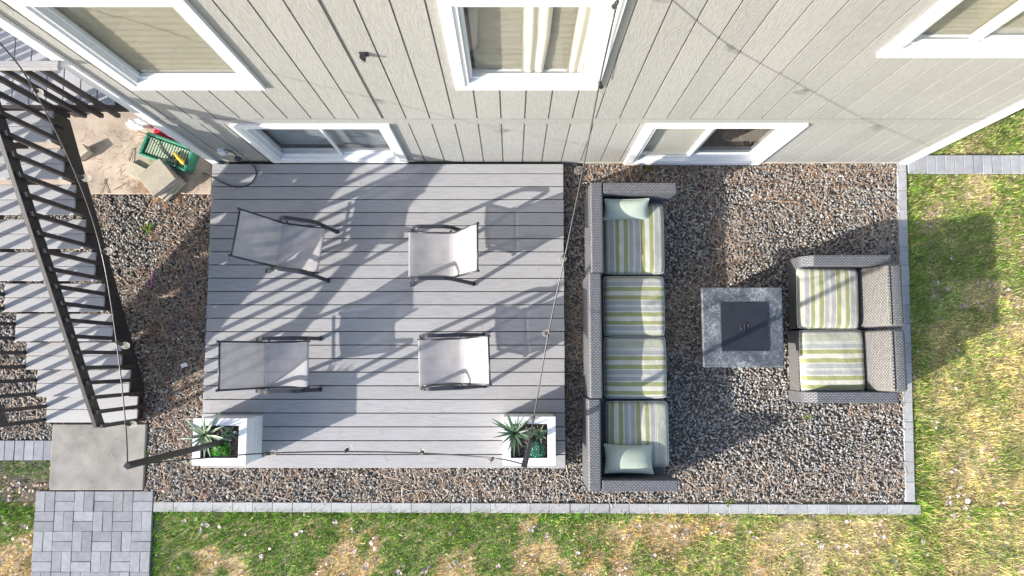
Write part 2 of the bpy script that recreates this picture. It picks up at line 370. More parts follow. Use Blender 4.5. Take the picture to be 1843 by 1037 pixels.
def lathe(bm, prof, n=16, ctr=(0, 0, 0)):
    rings = []
    for r, z in prof:
        rings.append([bm.verts.new((ctr[0]+r*math.cos(2*math.pi*k/n), ctr[1]+r*math.sin(2*math.pi*k/n), ctr[2]+z)) for k in range(n)])
    for a, b in zip(rings, rings[1:]):
        for k in range(n): bm.faces.new((a[k], a[(k+1) % n], b[(k+1) % n], b[k]))
    bm.faces.new(rings[0][::-1]); bm.faces.new(rings[-1])
    bmesh.ops.recalc_face_normals(bm, faces=bm.faces[:]); return bm
def catmull(pts, k=6):
    pts = [Vector(p) for p in pts]; out = []
    q = [pts[0]*2-pts[1]] + pts + [pts[-1]*2-pts[-2]]
    for i in range(1, len(q)-2):
        for j in range(k):
            t = j/k; a, b, c, d = q[i-1], q[i], q[i+1], q[i+2]
            out.append(0.5*((2*b)+(c-a)*t+(2*a-5*b+4*c-d)*t*t+(3*b-a-3*c+d)*t**3))
    out.append(pts[-1]); return out
def round_path(pts, r, k=5):
    pts = [Vector(p) for p in pts]; out = [pts[0]]
    for a, b, c in zip(pts, pts[1:], pts[2:]):
        u = (a-b).normalized(); w = (c-b).normalized()
        p0 = b+u*r; p1 = b+w*r
        for j in range(k+1):
            t = j/k; out.append(p0*(1-t)**2+b*2*t*(1-t)+p1*t*t)
    out.append(pts[-1]); return out
def raw(name, verts, faces, mat, cols=None, parent=None):
    """mesh from numpy: verts (n,3), faces (m,3) ints, per-vertex colours"""
    me = bpy.data.meshes.new(name)
    nv, nf = len(verts), len(faces); k = faces.shape[1]
    me.vertices.add(nv); me.vertices.foreach_set('co', verts.astype(np.float32).ravel())
    me.loops.add(nf*k); me.loops.foreach_set('vertex_index', faces.astype(np.int32).ravel())
    me.polygons.add(nf); me.polygons.foreach_set('loop_start', np.arange(0, nf*k, k, dtype=np.int32))
    me.update(calc_edges=True)
    if cols is not None:
        a = me.color_attributes.new('Col', 'FLOAT_COLOR', 'POINT')
        c4 = np.ones((nv, 4), np.float32); c4[:, :3] = cols; a.data.foreach_set('color', c4.ravel())
    me.materials.append(mat)
    o = bpy.data.objects.new(name, me); C.objects.link(o)
    if parent: o.parent = parent
    return o
_noise_g = rng.random((6, 64, 64))
def vnoise(x, y, scale, layer=0):
    g = _noise_g[layer]; X = np.asarray(x)/scale+131.7; Y = np.asarray(y)/scale+77.3
    i = np.floor(X).astype(int); j = np.floor(Y).astype(int); fx = X-i; fy = Y-j
    fx = fx*fx*(3-2*fx); fy = fy*fy*(3-2*fy)
    q = lambda a, b: g[a % 64, b % 64]
    return (q(i, j)*(1-fx)+q(i+1, j)*fx)*(1-fy)+(q(i, j+1)*(1-fx)+q(i+1, j+1)*fx)*fy
def fbm(x, y, s, layer=0): return 0.55*vnoise(x, y, s, layer)+0.28*vnoise(x, y, s*.45, (layer+1) % 6)+0.17*vnoise(x, y, s*.2, (layer+2) % 6)

# ================================================================ SETTING
YW = 2.20                               # front face of the siding
YT = 2.17                               # front face of the window trim
XL, XR = -3.38, 4.47                    # house corners
DX0, DX1, DY0, DY1, DZ = -3.352, 0.575, -1.178, 2.165, 0.15   # deck

bm = BM(); box(bm, -60, 60, -60, 60, -0.5, -0.02); struct(obj('ground', bm, M['lawnsoil']))
bm = BM(); box(bm, -7.2, 4.33, -1.56, 2.24, -0.3, 0.0); struct(obj('gravel_bed', bm, M['graveldirt']))
bm = BM(); box(bm, -6.4, XL-0.02, 1.85, 5.0, -0.25, 0.035, bev=0.008); struct(obj('concrete_slab', bm, M['slab']))
bm = BM(); box(bm, -5.04, -4.01, -1.428, -0.715, -0.2, 0.04, bev=0.01); struct(obj('concrete_pad', bm, M['concrete']))

# --- pavers: bed (setting) with every paver a child
def paver_mesh(l, w, h=0.06):
    b = BM(); box(b, -l/2, l/2, -w/2, w/2, -h, 0, bev=0.004); b.normal_update(); finish(b)
    me = bpy.data.meshes.new('paver'); b.to_mesh(me); b.free(); return me
PV = paver_mesh(0.2135, 0.1035); PV.materials.append(M['paver'])
PE = paver_mesh(0.2135, 0.1035); PE.materials.append(M['edgepaver'])
def lay(parent, me, x, y, z, rz):
    link('paver', me, parent, (x, y, z+random.uniform(-.003, .003)), (random.uniform(-.012, .012), random.uniform(-.012, .012), rz+random.uniform(-.012, .012)))
bm = BM(); box(bm, -5.19, -3.90, -2.92, -1.432, -0.2, -0.004); patio = struct(obj('paver_path', bm, M['sand']))
bs = 0.2125
for r in range(7):
    for k in range(6):
        cx = -5.182+bs*(k+.5)-0.006*r*0; cy = -1.44-bs*(r+.5)
        if (r+k) % 2 == 0:
            for d in (-1, 1): lay(patio, PV, cx+d*bs/4, cy, 0.032, R(90))
        else:
            for d in (-1, 1): lay(patio, PV, cx, cy+d*bs/4, 0.032, 0)
for me in (PV, PE): pass
bm = BM()
prism(bm, [(-3.905, -1.555), (4.39, -1.585), (4.39, -1.685), (-3.905, -1.655)], 'z', -0.2, -0.006)
prism(bm, [(4.29, -1.58), (4.39, -1.58), (4.485, 2.3), (4.385, 2.3)], 'z', -0.2, -0.0065)
box(bm, 4.49, 7.2, 2.085, 2.305, -0.2, -0.007); box(bm, -7.2, -5.02, -1.115, -0.893, -0.2, -0.007)
edging = struct(obj('paver_edging', bm, M['sand']))
k = 0; x = -3.895
while x < 4.25:
    lay(edging, PE, x+.107, -1.607-0.0036*(x+3.9), 0.03, R(-0.2)); x += 0.2155
y = -1.555; 
while y < 2.2:
    t = (y+1.6)/3.8
    lay(edging, PE, 4.335+0.094*t, y+.107, 0.03, R(90-1.4)); y += 0.2155
lay(edging, PE, 4.335, -1.635, 0.031, R(0))
x = 4.55
while x < 7.1: lay(edging, PE, x, 2.194, 0.028, R(90)); x += 0.1065
x = -5.075
while x > -7.1: lay(edging, PV, x, -1.003, 0.03, R(90)); x -= 0.1065

# --- crushed stone (nobody could count it)
def in_gravel(x, y):
    a = (x > -7.0) & (x < 4.285+0.025*(y+1.6)) & (y > -1.552) & (y < 2.21)
    a &= ~((x > DX0+.06) & (x < DX1-.06) & (y > DY0+.06))
    a &= ~((x > -6.4) & (x < XL) & (y > 1.845))
    a &= ~((x > -5.06) & (x < -3.99) & (y < -0.695))
    a &= ~((x < -5.0) & (y < -0.885))
    return a
ico = bmesh.new(); bmesh.ops.create_icosphere(ico, subdivisions=1, radius=1.0)
IV = np.array([v.co[:] for v in ico.verts]); IF = np.array([[v.index for v in f.verts] for f in ico.faces]); ico.free()
def rotmats(n):
    q = rng.normal(size=(n, 4)); q /= np.linalg.norm(q, axis=1)[:, None]; w, x, y, z = q.T
    return np.stack([np.stack([1-2*(y*y+z*z), 2*(x*y-z*w), 2*(x*z+y*w)], -1), np.stack([2*(x*y+z*w), 1-2*(x*x+z*z), 2*(y*z-x*w)], -1), np.stack([2*(x*z-y*w), 2*(y*z+x*w), 1-2*(x*x+y*y)], -1)], 1)
n = 92000
gx = rng.uniform(-6.4, 4.35, n); gy = rng.uniform(-1.56, 2.22, n)
k = in_gravel(gx, gy); gx, gy = gx[k], gy[k]; n = len(gx)
sz = rng.uniform(0.008, 0.0175, n)*np.where(rng.random(n) < .12, 1.35, 1.0)
scl = np.stack([sz*rng.uniform(.9, 1.5, n), sz*rng.uniform(.6, 1.0, n), sz*rng.uniform(.4, .75, n)], -1)
V = IV[None]*(1+rng.uniform(-.28, .28, (n, 12, 1)))*scl[:, None, :]
V = np.einsum('nij,nvj->nvi', rotmats(n), V)
V[:, :, 0] += gx[:, None]; V[:, :, 1] += gy[:, None]; V[:, :, 2] += (0.004+rng.uniform(0, .012, n)+.006*fbm(gx, gy, .35, 2))[:, None]
pal = np.array([(.115, .112, .115), (.18, .175, .175), (.24, .235, .23), (.31, .30, .29), (.27, .24, .205), (.36, .315, .265), (.47, .44, .40)])
ci = rng.choice(7, n, p=[.15, .21, .20, .14, .15, .11, .04])
cols = 1.2*(pal[ci]*.8+np.array([.05, .045, .038]))*rng.uniform(.8, 1.2, (n, 1))*(0.85+0.3*fbm(gx, gy, .8, 3))[:, None]
struct(raw('gravel', V.reshape(-1, 3), (IF[None]+np.arange(n)[:, None, None]*12).reshape(-1, 3), M['stone'], np.repeat(cols, 12, 0)), 'stuff', 'dark grey crushed slate gravel around the deck and seats')

# --- pine needles on the gravel
n = 50000
nx = rng.uniform(-6.2, 4.4, n); ny = rng.uniform(-1.6, 2.22, n)
d = fbm(nx, ny, .75, 1)
dens = np.clip((d-.42)*2.6, 0.03, .8)
dens = np.maximum(dens, np.clip(.75-(2.2-ny)/.55, 0, .7)*(nx > .5))           # drift along the house
dens = np.maximum(dens, (.25+.75*fbm(nx, ny, .5, 4))*((nx > -4.1) & (nx < -3.3) & (ny > -.75)))                       # beside the stairs
dens = np.maximum(dens, .35*(ny < -1.15))
dens *= np.where((nx > 1.7) & (nx < 2.9) & (ny < 0) & (ny > -1.1), .4, 1)
k = in_gravel(nx, ny) & (rng.random(n) < dens); nx, ny = nx[k], ny[k]; n = len(nx)
th = rng.uniform(0, 2*np.pi, n)+0.8*fbm(nx, ny, .3, 2); ln = rng.uniform(.06, .18, n); cv = rng.uniform(-.5, .5, n); wd = rng.uniform(.0014, .0026, n)
zz = rng.uniform(.016, .034, n); S = 4
V = np.zeros((n, 2*S, 3))
for i in range(S):
    t = i/(S-1)-.5; a = th+cv*t
    cx = nx+np.cos(a)*ln*t; cy = ny+np.sin(a)*ln*t; z = zz+rng.uniform(-.006, .008, n)
    for s_ in (0, 1):
        sg = (s_*2-1)
        V[:, 2*i+s_, 0] = cx-np.sin(a)*wd*sg; V[:, 2*i+s_, 1] = cy+np.cos(a)*wd*sg; V[:, 2*i+s_, 2] = z+sg*.0008
fq = np.array([[2*i, 2*i+1, 2*i+3, 2*i+2] for i in range(S-1)])
pal = np.array([(.34, .245, .17), (.44, .34, .25), (.26, .165, .11), (.56, .47, .36), (.38, .22, .135)])
cols = pal[rng.choice(5, n, p=[.3, .25, .2, .15, .1])]*rng.uniform(.8, 1.2, (n, 1))
rust = ((nx < -3.3) & (nx > -4.2)) | ((ny > 1.7) & (nx > .5)); cols = np.where((rust & (rng.random(n) < .45))[:, None], cols*np.array([.9, .72, .58]), cols)
struct(raw('pine_needles', V.reshape(-1, 3), (fq[None]+np.arange(n)[:, None, None]*2*S).reshape(-1, 4), M['needle'], np.repeat(cols, 2*S, 0)), 'stuff', 'dry orange pine needles scattered over the gravel')

def loose_needles(name, label, xs, ys, zs, ln_):
    n = len(xs); a = rng.uniform(0, 2*np.pi, n); l = rng.uniform(*ln_, n); w = .0016; c, q = np.cos(a), np.sin(a); k = rng.uniform(-.25, .25, n)
    V = np.zeros((n, 6, 3))
    for i, t in enumerate((-.5, 0, .5)):
        bx = xs+c*l*t-q*l*k*(.25-t*t); by = ys+q*l*t+c*l*k*(.25-t*t)
        for j, sg in enumerate((-1, 1)): V[:, 2*i+j] = np.stack([bx-q*w*sg, by+c*w*sg, zs+.002+.003*(i == 1)], -1)
    fq = np.array([[0, 1, 3, 2], [2, 3, 5, 4]]); cc = np.array([(.36, .235, .145), (.28, .16, .095), (.5, .4, .27)])[rng.integers(0, 3, n)]
    struct(raw(name, V.reshape(-1, 3), (fq[None]+np.arange(n)[:, None, None]*6).reshape(-1, 4), M['needle'], np.repeat(cc, 6, 0)), 'stuff', label)
m_ = 700; xs = np.concatenate([rng.normal(-4.0, .16, m_), rng.uniform(-4.9, -3.42, 260)]); ys = np.concatenate([1.86+np.abs(rng.normal(0, .13, m_)), rng.uniform(1.87, 2.6, 260)])
k = (xs < -3.42) & (xs > -4.9); loose_needles('slab_needles', 'dry needles blown onto the tan concrete slab', xs[k], ys[k], np.full(k.sum(), .036), (.03, .10))
xs = rng.uniform(-5.0, -4.05, 22); ys = rng.uniform(-1.40, -.74, 22); loose_needles('pad_needles', 'few dry needles on the concrete pad', xs, ys, np.full(22, .041), (.03, .08))
xs = np.concatenate([rng.uniform(DX0+.05, DX1-.05, 26), np.full(14, DX0)+rng.uniform(.03, .3, 14)]); ys = rng.uniform(DY0+.05, DY1-.1, 40); loose_needles('deck_needles', 'few dry needles lying on the deck', xs, ys, np.full(40, DZ+.001), (.03, .09))
# --- lawn blades
def in_lawn(x, y):
    a = (y < -1.654-.0036*(x+3.9)) & ~((x > -5.19) & (x < -3.90))
    a |= (x > 4.385+0.025*(y+1.6)) & ~((y > 2.085) & (y < 2.305) & (x > 4.48)) & ~((x < 4.5) & (y > 2.2))
    a |= (x < -5.03) & (y < -1.12)
    a &= ~((x > -5.19) & (x < -3.90) & (y < -1.43))
    a &= ~((x < XR+.03) & (y > 2.1))
    return a
n = 640000
bx_ = rng.uniform(-6.6, 7.0, n); by_ = rng.uniform(-3.1, 4.2, n)
k = in_lawn(bx_, by_); bx_, by_ = bx_[k], by_[k]
d = fbm(bx_, by_, .42, 0)+0.05*(vnoise(bx_, by_, 1.3, 4)-.5)
right = np.clip((bx_-0.2)/3.5, 0, 1)                         # more straw and paler green towards the right end of the lawn
d = .62*d+.38*fbm(bx_, by_, .17, 3)+.022*((bx_ > 0) & (bx_ < 4.3) & (by_ < -1.7))+.016*((bx_ < 0) & (by_ < -1.85)); bare = np.clip((d-.538)*13, 0, 1)*(1-.5*np.clip((bx_-3.5), 0, 1))
edge = ((by_ > -1.76) & (by_ < -1.6)) | ((bx_ > 4.3) & (bx_ < 4.65))
bare = np.where(edge, bare*.35, bare)
k = rng.random(len(bx_)) < (1-.45*bare); bx_, by_, bare, right, d, edge = bx_[k], by_[k], bare[k], right[k], d[k], edge[k]
n = len(bx_)
th = rng.uniform(0, 2*np.pi, n)+1.5*vnoise(bx_, by_, .12, 5); ln = rng.uniform(.028, .080, n)*(1-.3*bare)*np.where(edge, 1.5, 1); lean = rng.uniform(.2, 1.1, n); wd = rng.uniform(.0018, .0038, n)
V = np.zeros((n, 5, 3))
for i, (t, w) in enumerate(((0, 1.0), (.55, .85), (1.0, 0))):
    out = ln*t*np.sin(lean*(.5+.5*t)); up = ln*t*np.cos(lean*(.5+.5*t))
    cx = bx_+np.cos(th)*out; cy = by_+np.sin(th)*out
    for s_ in ((-1, 1) if w else (0,)):
        q = 2*i+(0 if s_ <= 0 else 1)
        V[:, q, 0] = cx-np.sin(th)*wd*w*s_; V[:, q, 1] = cy+np.cos(th)*wd*w*s_; V[:, q, 2] = -.018+up
fc = np.array([[0, 1, 3], [0, 3, 2], [2, 3, 4]])
green = np.array([(.075, .20, .020), (.14, .31, .032), (.24, .42, .05), (.44, .52, .11)]); straw = np.array([(.78, .65, .33), (.86, .76, .45), (.64, .47, .26), (.70, .66, .22)])
pst = np.clip(0.08+.84*bare+right*(.2+.72*vnoise(bx_, by_, .33, 2))*np.where(by_ > .4, .45, 1), 0, .92); pst = np.where(edge, pst*.6, pst)
iss = rng.random(n) < pst; red = (bare > .3)&(right < .75)
cols = np.where(iss[:, None], straw[rng.integers(0, 4, n)], green[np.clip(rng.integers(0, 3, n)+(rng.random(n) < right*.8), 0, 3)])*rng.uniform(.7, 1.3, (n, 1))*(.72+.62*vnoise(bx_, by_, .07, 1)*(.6+.8*vnoise(bx_, by_, .2, 3)))[:, None]
cols = np.where((iss & red)[:, None], cols*np.array([1.0, .84, .72]), cols)
struct(raw('lawn_grass', V.reshape(-1, 3), (fc[None]+np.arange(n)[:, None, None]*5).reshape(-1, 3), M['grass'], np.repeat(cols, 5, 0)), 'stuff', 'patchy green and straw coloured lawn grass')

# --- crumbled leaf litter gathered in the thin patches of the lawn
n = 50000
lx = rng.uniform(-6.0, 6.2, n); ly = rng.uniform(-2.9, 2.2, n)
d2 = .62*fbm(lx, ly, .42, 0)+.38*fbm(lx, ly, .17, 3)
k = in_lawn(lx, ly) & (rng.random(n) < np.clip((d2-.56)*7, 0.012, .8)*(vnoise(lx, ly, .11, 4) > .52)); lx, ly = lx[k], ly[k]; n = len(lx)
sz = rng.uniform(.006, .017, n); a = rng.uniform(0, 6.283, n); V = np.zeros((n, 4, 3)); tz = rng.uniform(-.6, .6, (n, 4))
for i, (p_, q_) in enumerate(((-1, -.6), (.9, -.7), (1.1, .6), (-.8, .8))):
    V[:, i, 0] = lx+(np.cos(a)*p_-np.sin(a)*q_)*sz; V[:, i, 1] = ly+(np.sin(a)*p_+np.cos(a)*q_)*sz; V[:, i, 2] = .018+tz[:, i]*sz+rng.uniform(0, .012, n)
pal = np.array([(.46, .34, .28), (.54, .41, .35), (.30, .20, .15), (.60, .50, .46), (.40, .27, .18)])
struct(raw('leaf_litter', V.reshape(-1, 3), (np.arange(4)[None, None]+np.arange(n)[:, None, None]*4).reshape(-1, 4), M['needle'], np.repeat(pal[rng.integers(0, 5, n)]*rng.uniform(.8, 1.2, (n, 1)), 4, 0)), 'stuff', 'crumbled pinkish brown leaf litter in the thin lawn patches')

# ================================================================ HOUSE
house = thing('house', 'grey board-sided house with white window trim behind the deck', 'house', (0.5, YW, 0))
hl = Vector(house.location)
def hobj(name, bm, mat, parent=None, smooth=False):
    if parent is None:
        bmesh.ops.translate(bm, vec=-hl, verts=bm.verts[:]); return obj(name, bm, mat, house, smooth)
    # sub-part: parent sits at identity under the house, so keep the same offset
    bmesh.ops.translate(bm, vec=-hl, verts=bm.verts[:]); return obj(name, bm, mat, parent, smooth)
ZTOP = 5.3
def wx(u, v): return W(u, v, YT).x
def wz(u, v): return W(u, v, YT).z
WIN = dict(
    U1=(wx(235, 163), wx(478, 162), wz(300, 163), 3.92),
    U2=(wx(820, 163), wx(1077, 163), wz(900, 163), 3.92),
    U3=(wx(1577, 105), 4.18, wz(1577, 105), 4.15),
    L1=(-2.665, -1.155, 0.165, wz(560, 228)),
    L2=(1.262, 2.785, 0.075, wz(1300, 227)))
TR = 0.085
def holes(): return [(a+TR*.5, b-TR*.5, c+TR*.5, d-TR*.5) for a, b, c, d in WIN.values()]
def boxes_minus(x0, x1, z0, z1):
    """rectangles left of [x0,x1]x[z0,z1] after the window openings are cut out"""
    xs = sorted({x0, x1, *[min(max(h[0], x0), x1) for h in holes()], *[min(max(h[1], x0), x1) for h in holes()]}); out = []
    for a, b in zip(xs, xs[1:]):
        if b-a < 1e-4: continue
        m = (a+b)/2; segs = [(z0, z1)]
        for h in holes():
            if h[0] < m < h[1]:
                ns = []
                for s, e in segs:
                    if h[3] <= s or h[2] >= e: ns.append((s, e)); continue
                    if h[2] > s: ns.append((s, h[2]))
                    if h[3] < e: ns.append((h[3], e))
                segs = ns
        out += [(a, b, s, e) for s, e in segs if e-s > 1e-3]
    return out
def board_pieces(x0, x1, z0, z1, ya, yb):
    """the board cut round the window openings: one bmesh for each connected piece"""
    hs = [h for h in holes() if h[1] > x0 and h[0] < x1]
    xs = sorted({x0, x1, *[q for h in hs for q in h[:2] if x0 < q < x1]}); zs = sorted({z0, z1, *[q for h in hs for q in h[2:] if z0 < q < z1]})
    ok = {(i, j) for i in range(len(xs)-1) for j in range(len(zs)-1) if not any(h[0] < (xs[i]+xs[i+1])/2 < h[1] and h[2] < (zs[j]+zs[j+1])/2 < h[3] for h in hs)}
    while ok:
        comp = set(); todo = [ok.pop()]
        while todo:
            i, j = todo.pop(); comp.add((i, j))
            for q in ((i+1, j), (i-1, j), (i, j+1), (i, j-1)):
                if q in ok: ok.discard(q); todo.append(q)
        b = BM(); vm = {}
        def gv(i, j):
            if (i, j) not in vm: vm[i, j] = b.verts.new((xs[i], ya, zs[j]))
            return vm[i, j]
        for i, j in comp: b.faces.new((gv(i, j), gv(i+1, j), gv(i+1, j+1), gv(i, j+1)))
        ex = bmesh.ops.extrude_face_region(b, geom=b.faces[:])
        bmesh.ops.translate(b, vec=(0, yb-ya, 0), verts=[v for v in ex['geom'] if isinstance(v, bmesh.types.BMVert)])
        bmesh.ops.recalc_face_normals(b, faces=b.faces[:]); yield b
bm = BM()
for a, b, s, e in boxes_minus(XL+.01, XR-.01, 0.02, ZTOP): box(bm, a, b, YW+.0145, YW+.12, s, e)
hobj('wall', bm, M['backing'])
bm = BM()                                              # the other three outside walls, floor and ceiling inside
box(bm, XL+.01, XL+.12, YW+.125, 10.0, 0.02, ZTOP); box(bm, XR-.12, XR-.01, YW+.125, 10.0, 0.02, ZTOP); box(bm, XL+.125, XR-.125, 9.88, 10.0, 0.02, ZTOP)
hobj('side_wall', bm, M['backing'])
bm = BM(); box(bm, XL+.125, XR-.125, YW+.125, 9.87, -.2, .03); box(bm, XL+.125, XR-.125, YW+.125, 9.87, 1.60, 1.80); box(bm, XL+.125, XR-.125, YW+.125, 9.87, ZTOP-.1, ZTOP-.01)
hobj('interior_floor', bm, M['interior'])
bm = BM(); box(bm, XL+.04, XR-.04, YW+.006, YW+.1, -.2, .10, bev=.006); hobj('foundation', bm, M['found'])
# boards: each strip between two grooves, above and below the belt
PITCH, G0 = 0.2185, -1.194
ZB1, ZB0 = 1.612, 1.455
k0 = int(math.floor((XL+.1-G0)/PITCH)); k1 = int(math.ceil((XR-.1-G0)/PITCH))
for k in range(k0, k1):
    a = max(XL+.095, G0+k*PITCH+(.020 if k == 0 else .0065)); b = min(XR-.095, G0+(k+1)*PITCH-.0065)
    if b-a < .01: continue
    for z0, z1, dy in ((ZB1, ZTOP, 0.0), (0.085, ZB0, 0.004)):
        for bm in board_pieces(a, b, z0, z1, YW+dy, YW+.022): hobj('siding_board', bm, M['siding'])
bm = BM(); box(bm, XL+.096, XR-.096, YW-.002, YW+.016, ZB0+.003, ZB1-.006, bev=.003); hobj('belt_board', bm, M['siding'])
bm = BM(); box(bm, XL+.096, XR-.096, YW-.008, YW+.012, ZB1-.005, ZB1-.0005); hobj('drip_flashing', bm, M['backing'])
for x0, x1 in ((XL, XL+.094), (XR-.094, XR)):
    bm = BM(); box(bm, x0, x1, YW-.024, YW+.020, 0.07, ZTOP, bev=.003)
    sx = (x0, x0+.022) if x0 < 0 else (x1-.022, x1)
    box(bm, sx[0], sx[1], YW+.021, YW+.12, 0.07, ZTOP, bev=.003); hobj('corner_trim', bm, M['white'])
# roof out of the picture, on top of the walls
bm = BM(); box(bm, XL-.3, XR+.3, YW-.30, 10.3, ZTOP, ZTOP+.16)
rf = hobj('roof', bm, M['white'])
bm = BM(); prism(bm, [(YW-.36, ZTOP+.17), (6.1, ZTOP+1.6), (10.36, ZTOP+.17)], 'x', XL-.35, XR+.35); hobj('roof_slope', bm, M['roof'], rf)

def frame_bm(x0, x1, z0, z1, w, y0, y1, bev=.003, wb=None):
    b = BM(); wb = w if wb is None else wb
    box(b, x0, x0+w, y0, y1, z0, z1, bev); box(b, x1-w, x1, y0, y1, z0, z1, bev)
    box(b, x0+w, x1-w, y0+.0005, y1, z0, z0+wb, bev); box(b, x0+w, x1-w, y0+.0005, y1, z1-w, z1, bev); return b
def window(key, mull=None, curtains=()):
    x0, x1, z0, z1 = WIN[key]
    up = key[0] == 'U'
    tr = hobj('window', frame_bm(x0, x1, z0, z1, TR, YT, YW+.02), M['white'])
    a, b, c, d = x0+TR-.004, x1-TR+.004, z0+TR-.004, z1-TR+.004
    hobj('window_frame', frame_bm(a, b, c, d, .038, YT+.012, YW+.11, .003), M['vinyl'], tr)
    a2, b2, c2, d2 = a+.0385, b-.0385, c+.0385, d-.0385
    yg = YW+.040
    if mull is None:
        hobj('sash', frame_bm(a2, b2, c2, d2, .026, yg-.016, yg+.02, .002), M['vinyl'], tr)
        cells = [(a2+.02, b2-.02, yg)]
    else:
        hobj('sash', frame_bm(a2, mull+.022, c2, d2, .026, yg-.016, yg+.012, .002), M['vinyl'], tr)
        hobj('sash', frame_bm(mull-.022, b2, c2, d2, .026, yg+.014, yg+.042, .002), M['vinyl'], tr)
        cells = [(a2+.02, mull, yg), (mull, b2-.02, yg+.028)]
    for p, q, y in cells:
        bmx = BM(); box(bmx, p, q, y-.002, y+.002, c2+.02, d2-.02); hobj('pane', bmx, M['glass'], tr)
    for cu in curtains: cu(tr, a2, b2, c2, d2)
    return tr
def flatshade(fx0, fx1, mat, dy=.16, name='blind_or_reflection', zlow=0.0):  # also builds the added reflection sheet behind one low window
    def f(tr, a, b, c, d):
        w = b-a; bmx = BM(); x0, x1 = a+w*fx0, a+w*fx1
        n = 26
        for i in range(n):                              # shallow horizontal folds
            za = c+zlow*(d-c)+(d-c)*(1-zlow)*i/n; zb = c+zlow*(d-c)+(d-c)*(1-zlow)*(i+1)/n
            yy = YW+dy+(.004 if i % 2 else 0); y2 = YW+dy+(0 if i % 2 else .004)
            vs = [bmx.verts.new(p) for p in ((x0, yy, za), (x1, yy, za), (x1, y2, zb), (x0, y2, zb))]; bmx.faces.new(vs)
        bmesh.ops.solidify(bmx, geom=bmx.faces[:], thickness=.003)
        hobj(name, bmx, mat, tr)
    return f
def drape(fx0, fx1, mat, dy=.2, folds=5):
    def f(tr, a, b, c, d):
        w = b-a; bmx = BM(); x0, x1 = a+w*fx0, a+w*fx1; n = folds*8; rows = []
        for j, z in enumerate((c-.05, (c+d)/2, d+.05)):
            row = []
            for i in range(n+1):
                t = i/n; sq = 1.0 if j else .86
                row.append(bmx.verts.new((x0+(x1-x0)*t*sq, YW+dy+.010*math.sin(t*folds*2*math.pi+j*.7), z)))
            rows.append(row)
        for r0, r1 in zip(rows, rows[1:]):
            for i in range(n): bmx.faces.new((r0[i], r0[i+1], r1[i+1], r1[i]))
        hobj('curtain', bmx, mat, tr, True)
    return f
window('U1', None, [flatshade(0, 1, M['curtain'], .072)])
window('U2', None, [flatshade(0.05, 1, M['curtain'], .105), drape(.45, .66, M['sheer'], .074, 2), drape(.84, 1.0, M['sheer'], .074, 2)])
mU3 = W(1746, 95, YT).x
window('U3', mU3, [flatshade(0, 1, M['curtain'], .095)])
mL1 = W(589, 260, YT).x; mL2 = W(1264, 262, YT).x
window('L1', mL1, [flatshade(0, 1, M['reflection_grey'], .15)])  # added sheet whose colour paints the deck reflection into these panes
window('L2', mL2, [flatshade(0, .5, M['sheerwhite'], .056)])
# outlet and small bracket on the wall
p = W(400, 273, YW-.02)
bm = BM(); box(bm, p.x-.035, p.x+.045, YW-.05, YW+.004, p.z-.06, p.z+.06, bev=.008, seg=2); hobj('outlet_cover', bm, M['vinyl'])
p = W(655, 104, YW-.03)
bm = BM(); box(bm, p.x-.032, p.x+.032, YW-.010, YW+.004, p.z-.035, p.z+.035, bev=.004)
lathe(bm, [(.016, 0), (.016, .03), (.024, .032), (.024, .05)], 12, (p.x-.004, YW-.032, p.z-.02))
tube(bm, [(p.x+.006, YW-.005, p.z), (p.x+.006, YW-.06, p.z), (p.x+.006, YW-.065, p.z+.03)], .007, 8)
hobj('hook_bracket', bm, M['black'])

# ================================================================ DECK
deck = thing('deck', 'low grey composite plank deck against the house wall', 'deck', ((DX0+DX1)/2, (DY0+DY1)/2, 0))
dl = Vector(deck.location)
bm = BM(); box(bm, -(DX1-DX0)/2, (DX1-DX0)/2, -.0694, .0694, -.025, 0, bev=.004)
bm.normal_update(); finish(bm); bme = bpy.data.meshes.new('deck_board'); bm.to_mesh(bme); bm.free(); bme.materials.append(M['deck'])
y = DY0; i = 0
while y+.147 < DY1:
    link('board', bme, deck, (random.uniform(-.002, .002), y+.0735-dl.y, DZ), (0, 0, 0)); y += .147; i += 1
bm = BM(); box(bm, DX0-dl.x, DX1-dl.x, y+.003-dl.y, DY1-dl.y, DZ-.025, DZ, bev=.004); obj('board', bm, M['deck'], deck)
bm = BM()
for x in np.arange(DX0+.03, DX1, .4): box(bm, x-dl.x-.019, x-dl.x+.019, DY0+.03-dl.y, DY1-.02-dl.y, .02, DZ-.0255)
obj('joists', bm, M['joist'], deck)
for x0, x1, y0, y1 in ((DX0+.004, DX0+.026, DY0+.03, DY1-.02), (DX1-.026, DX1-.004, DY0+.03, DY1-.02), (DX0+.004, DX1-.004, DY0+.006, DY0+.028)):
    bm = BM(); box(bm, x0-dl.x, x1-dl.x, y0-dl.y, y1-dl.y, .01, DZ-.026, bev=.003); obj('fascia_board', bm, M['deck'], deck)

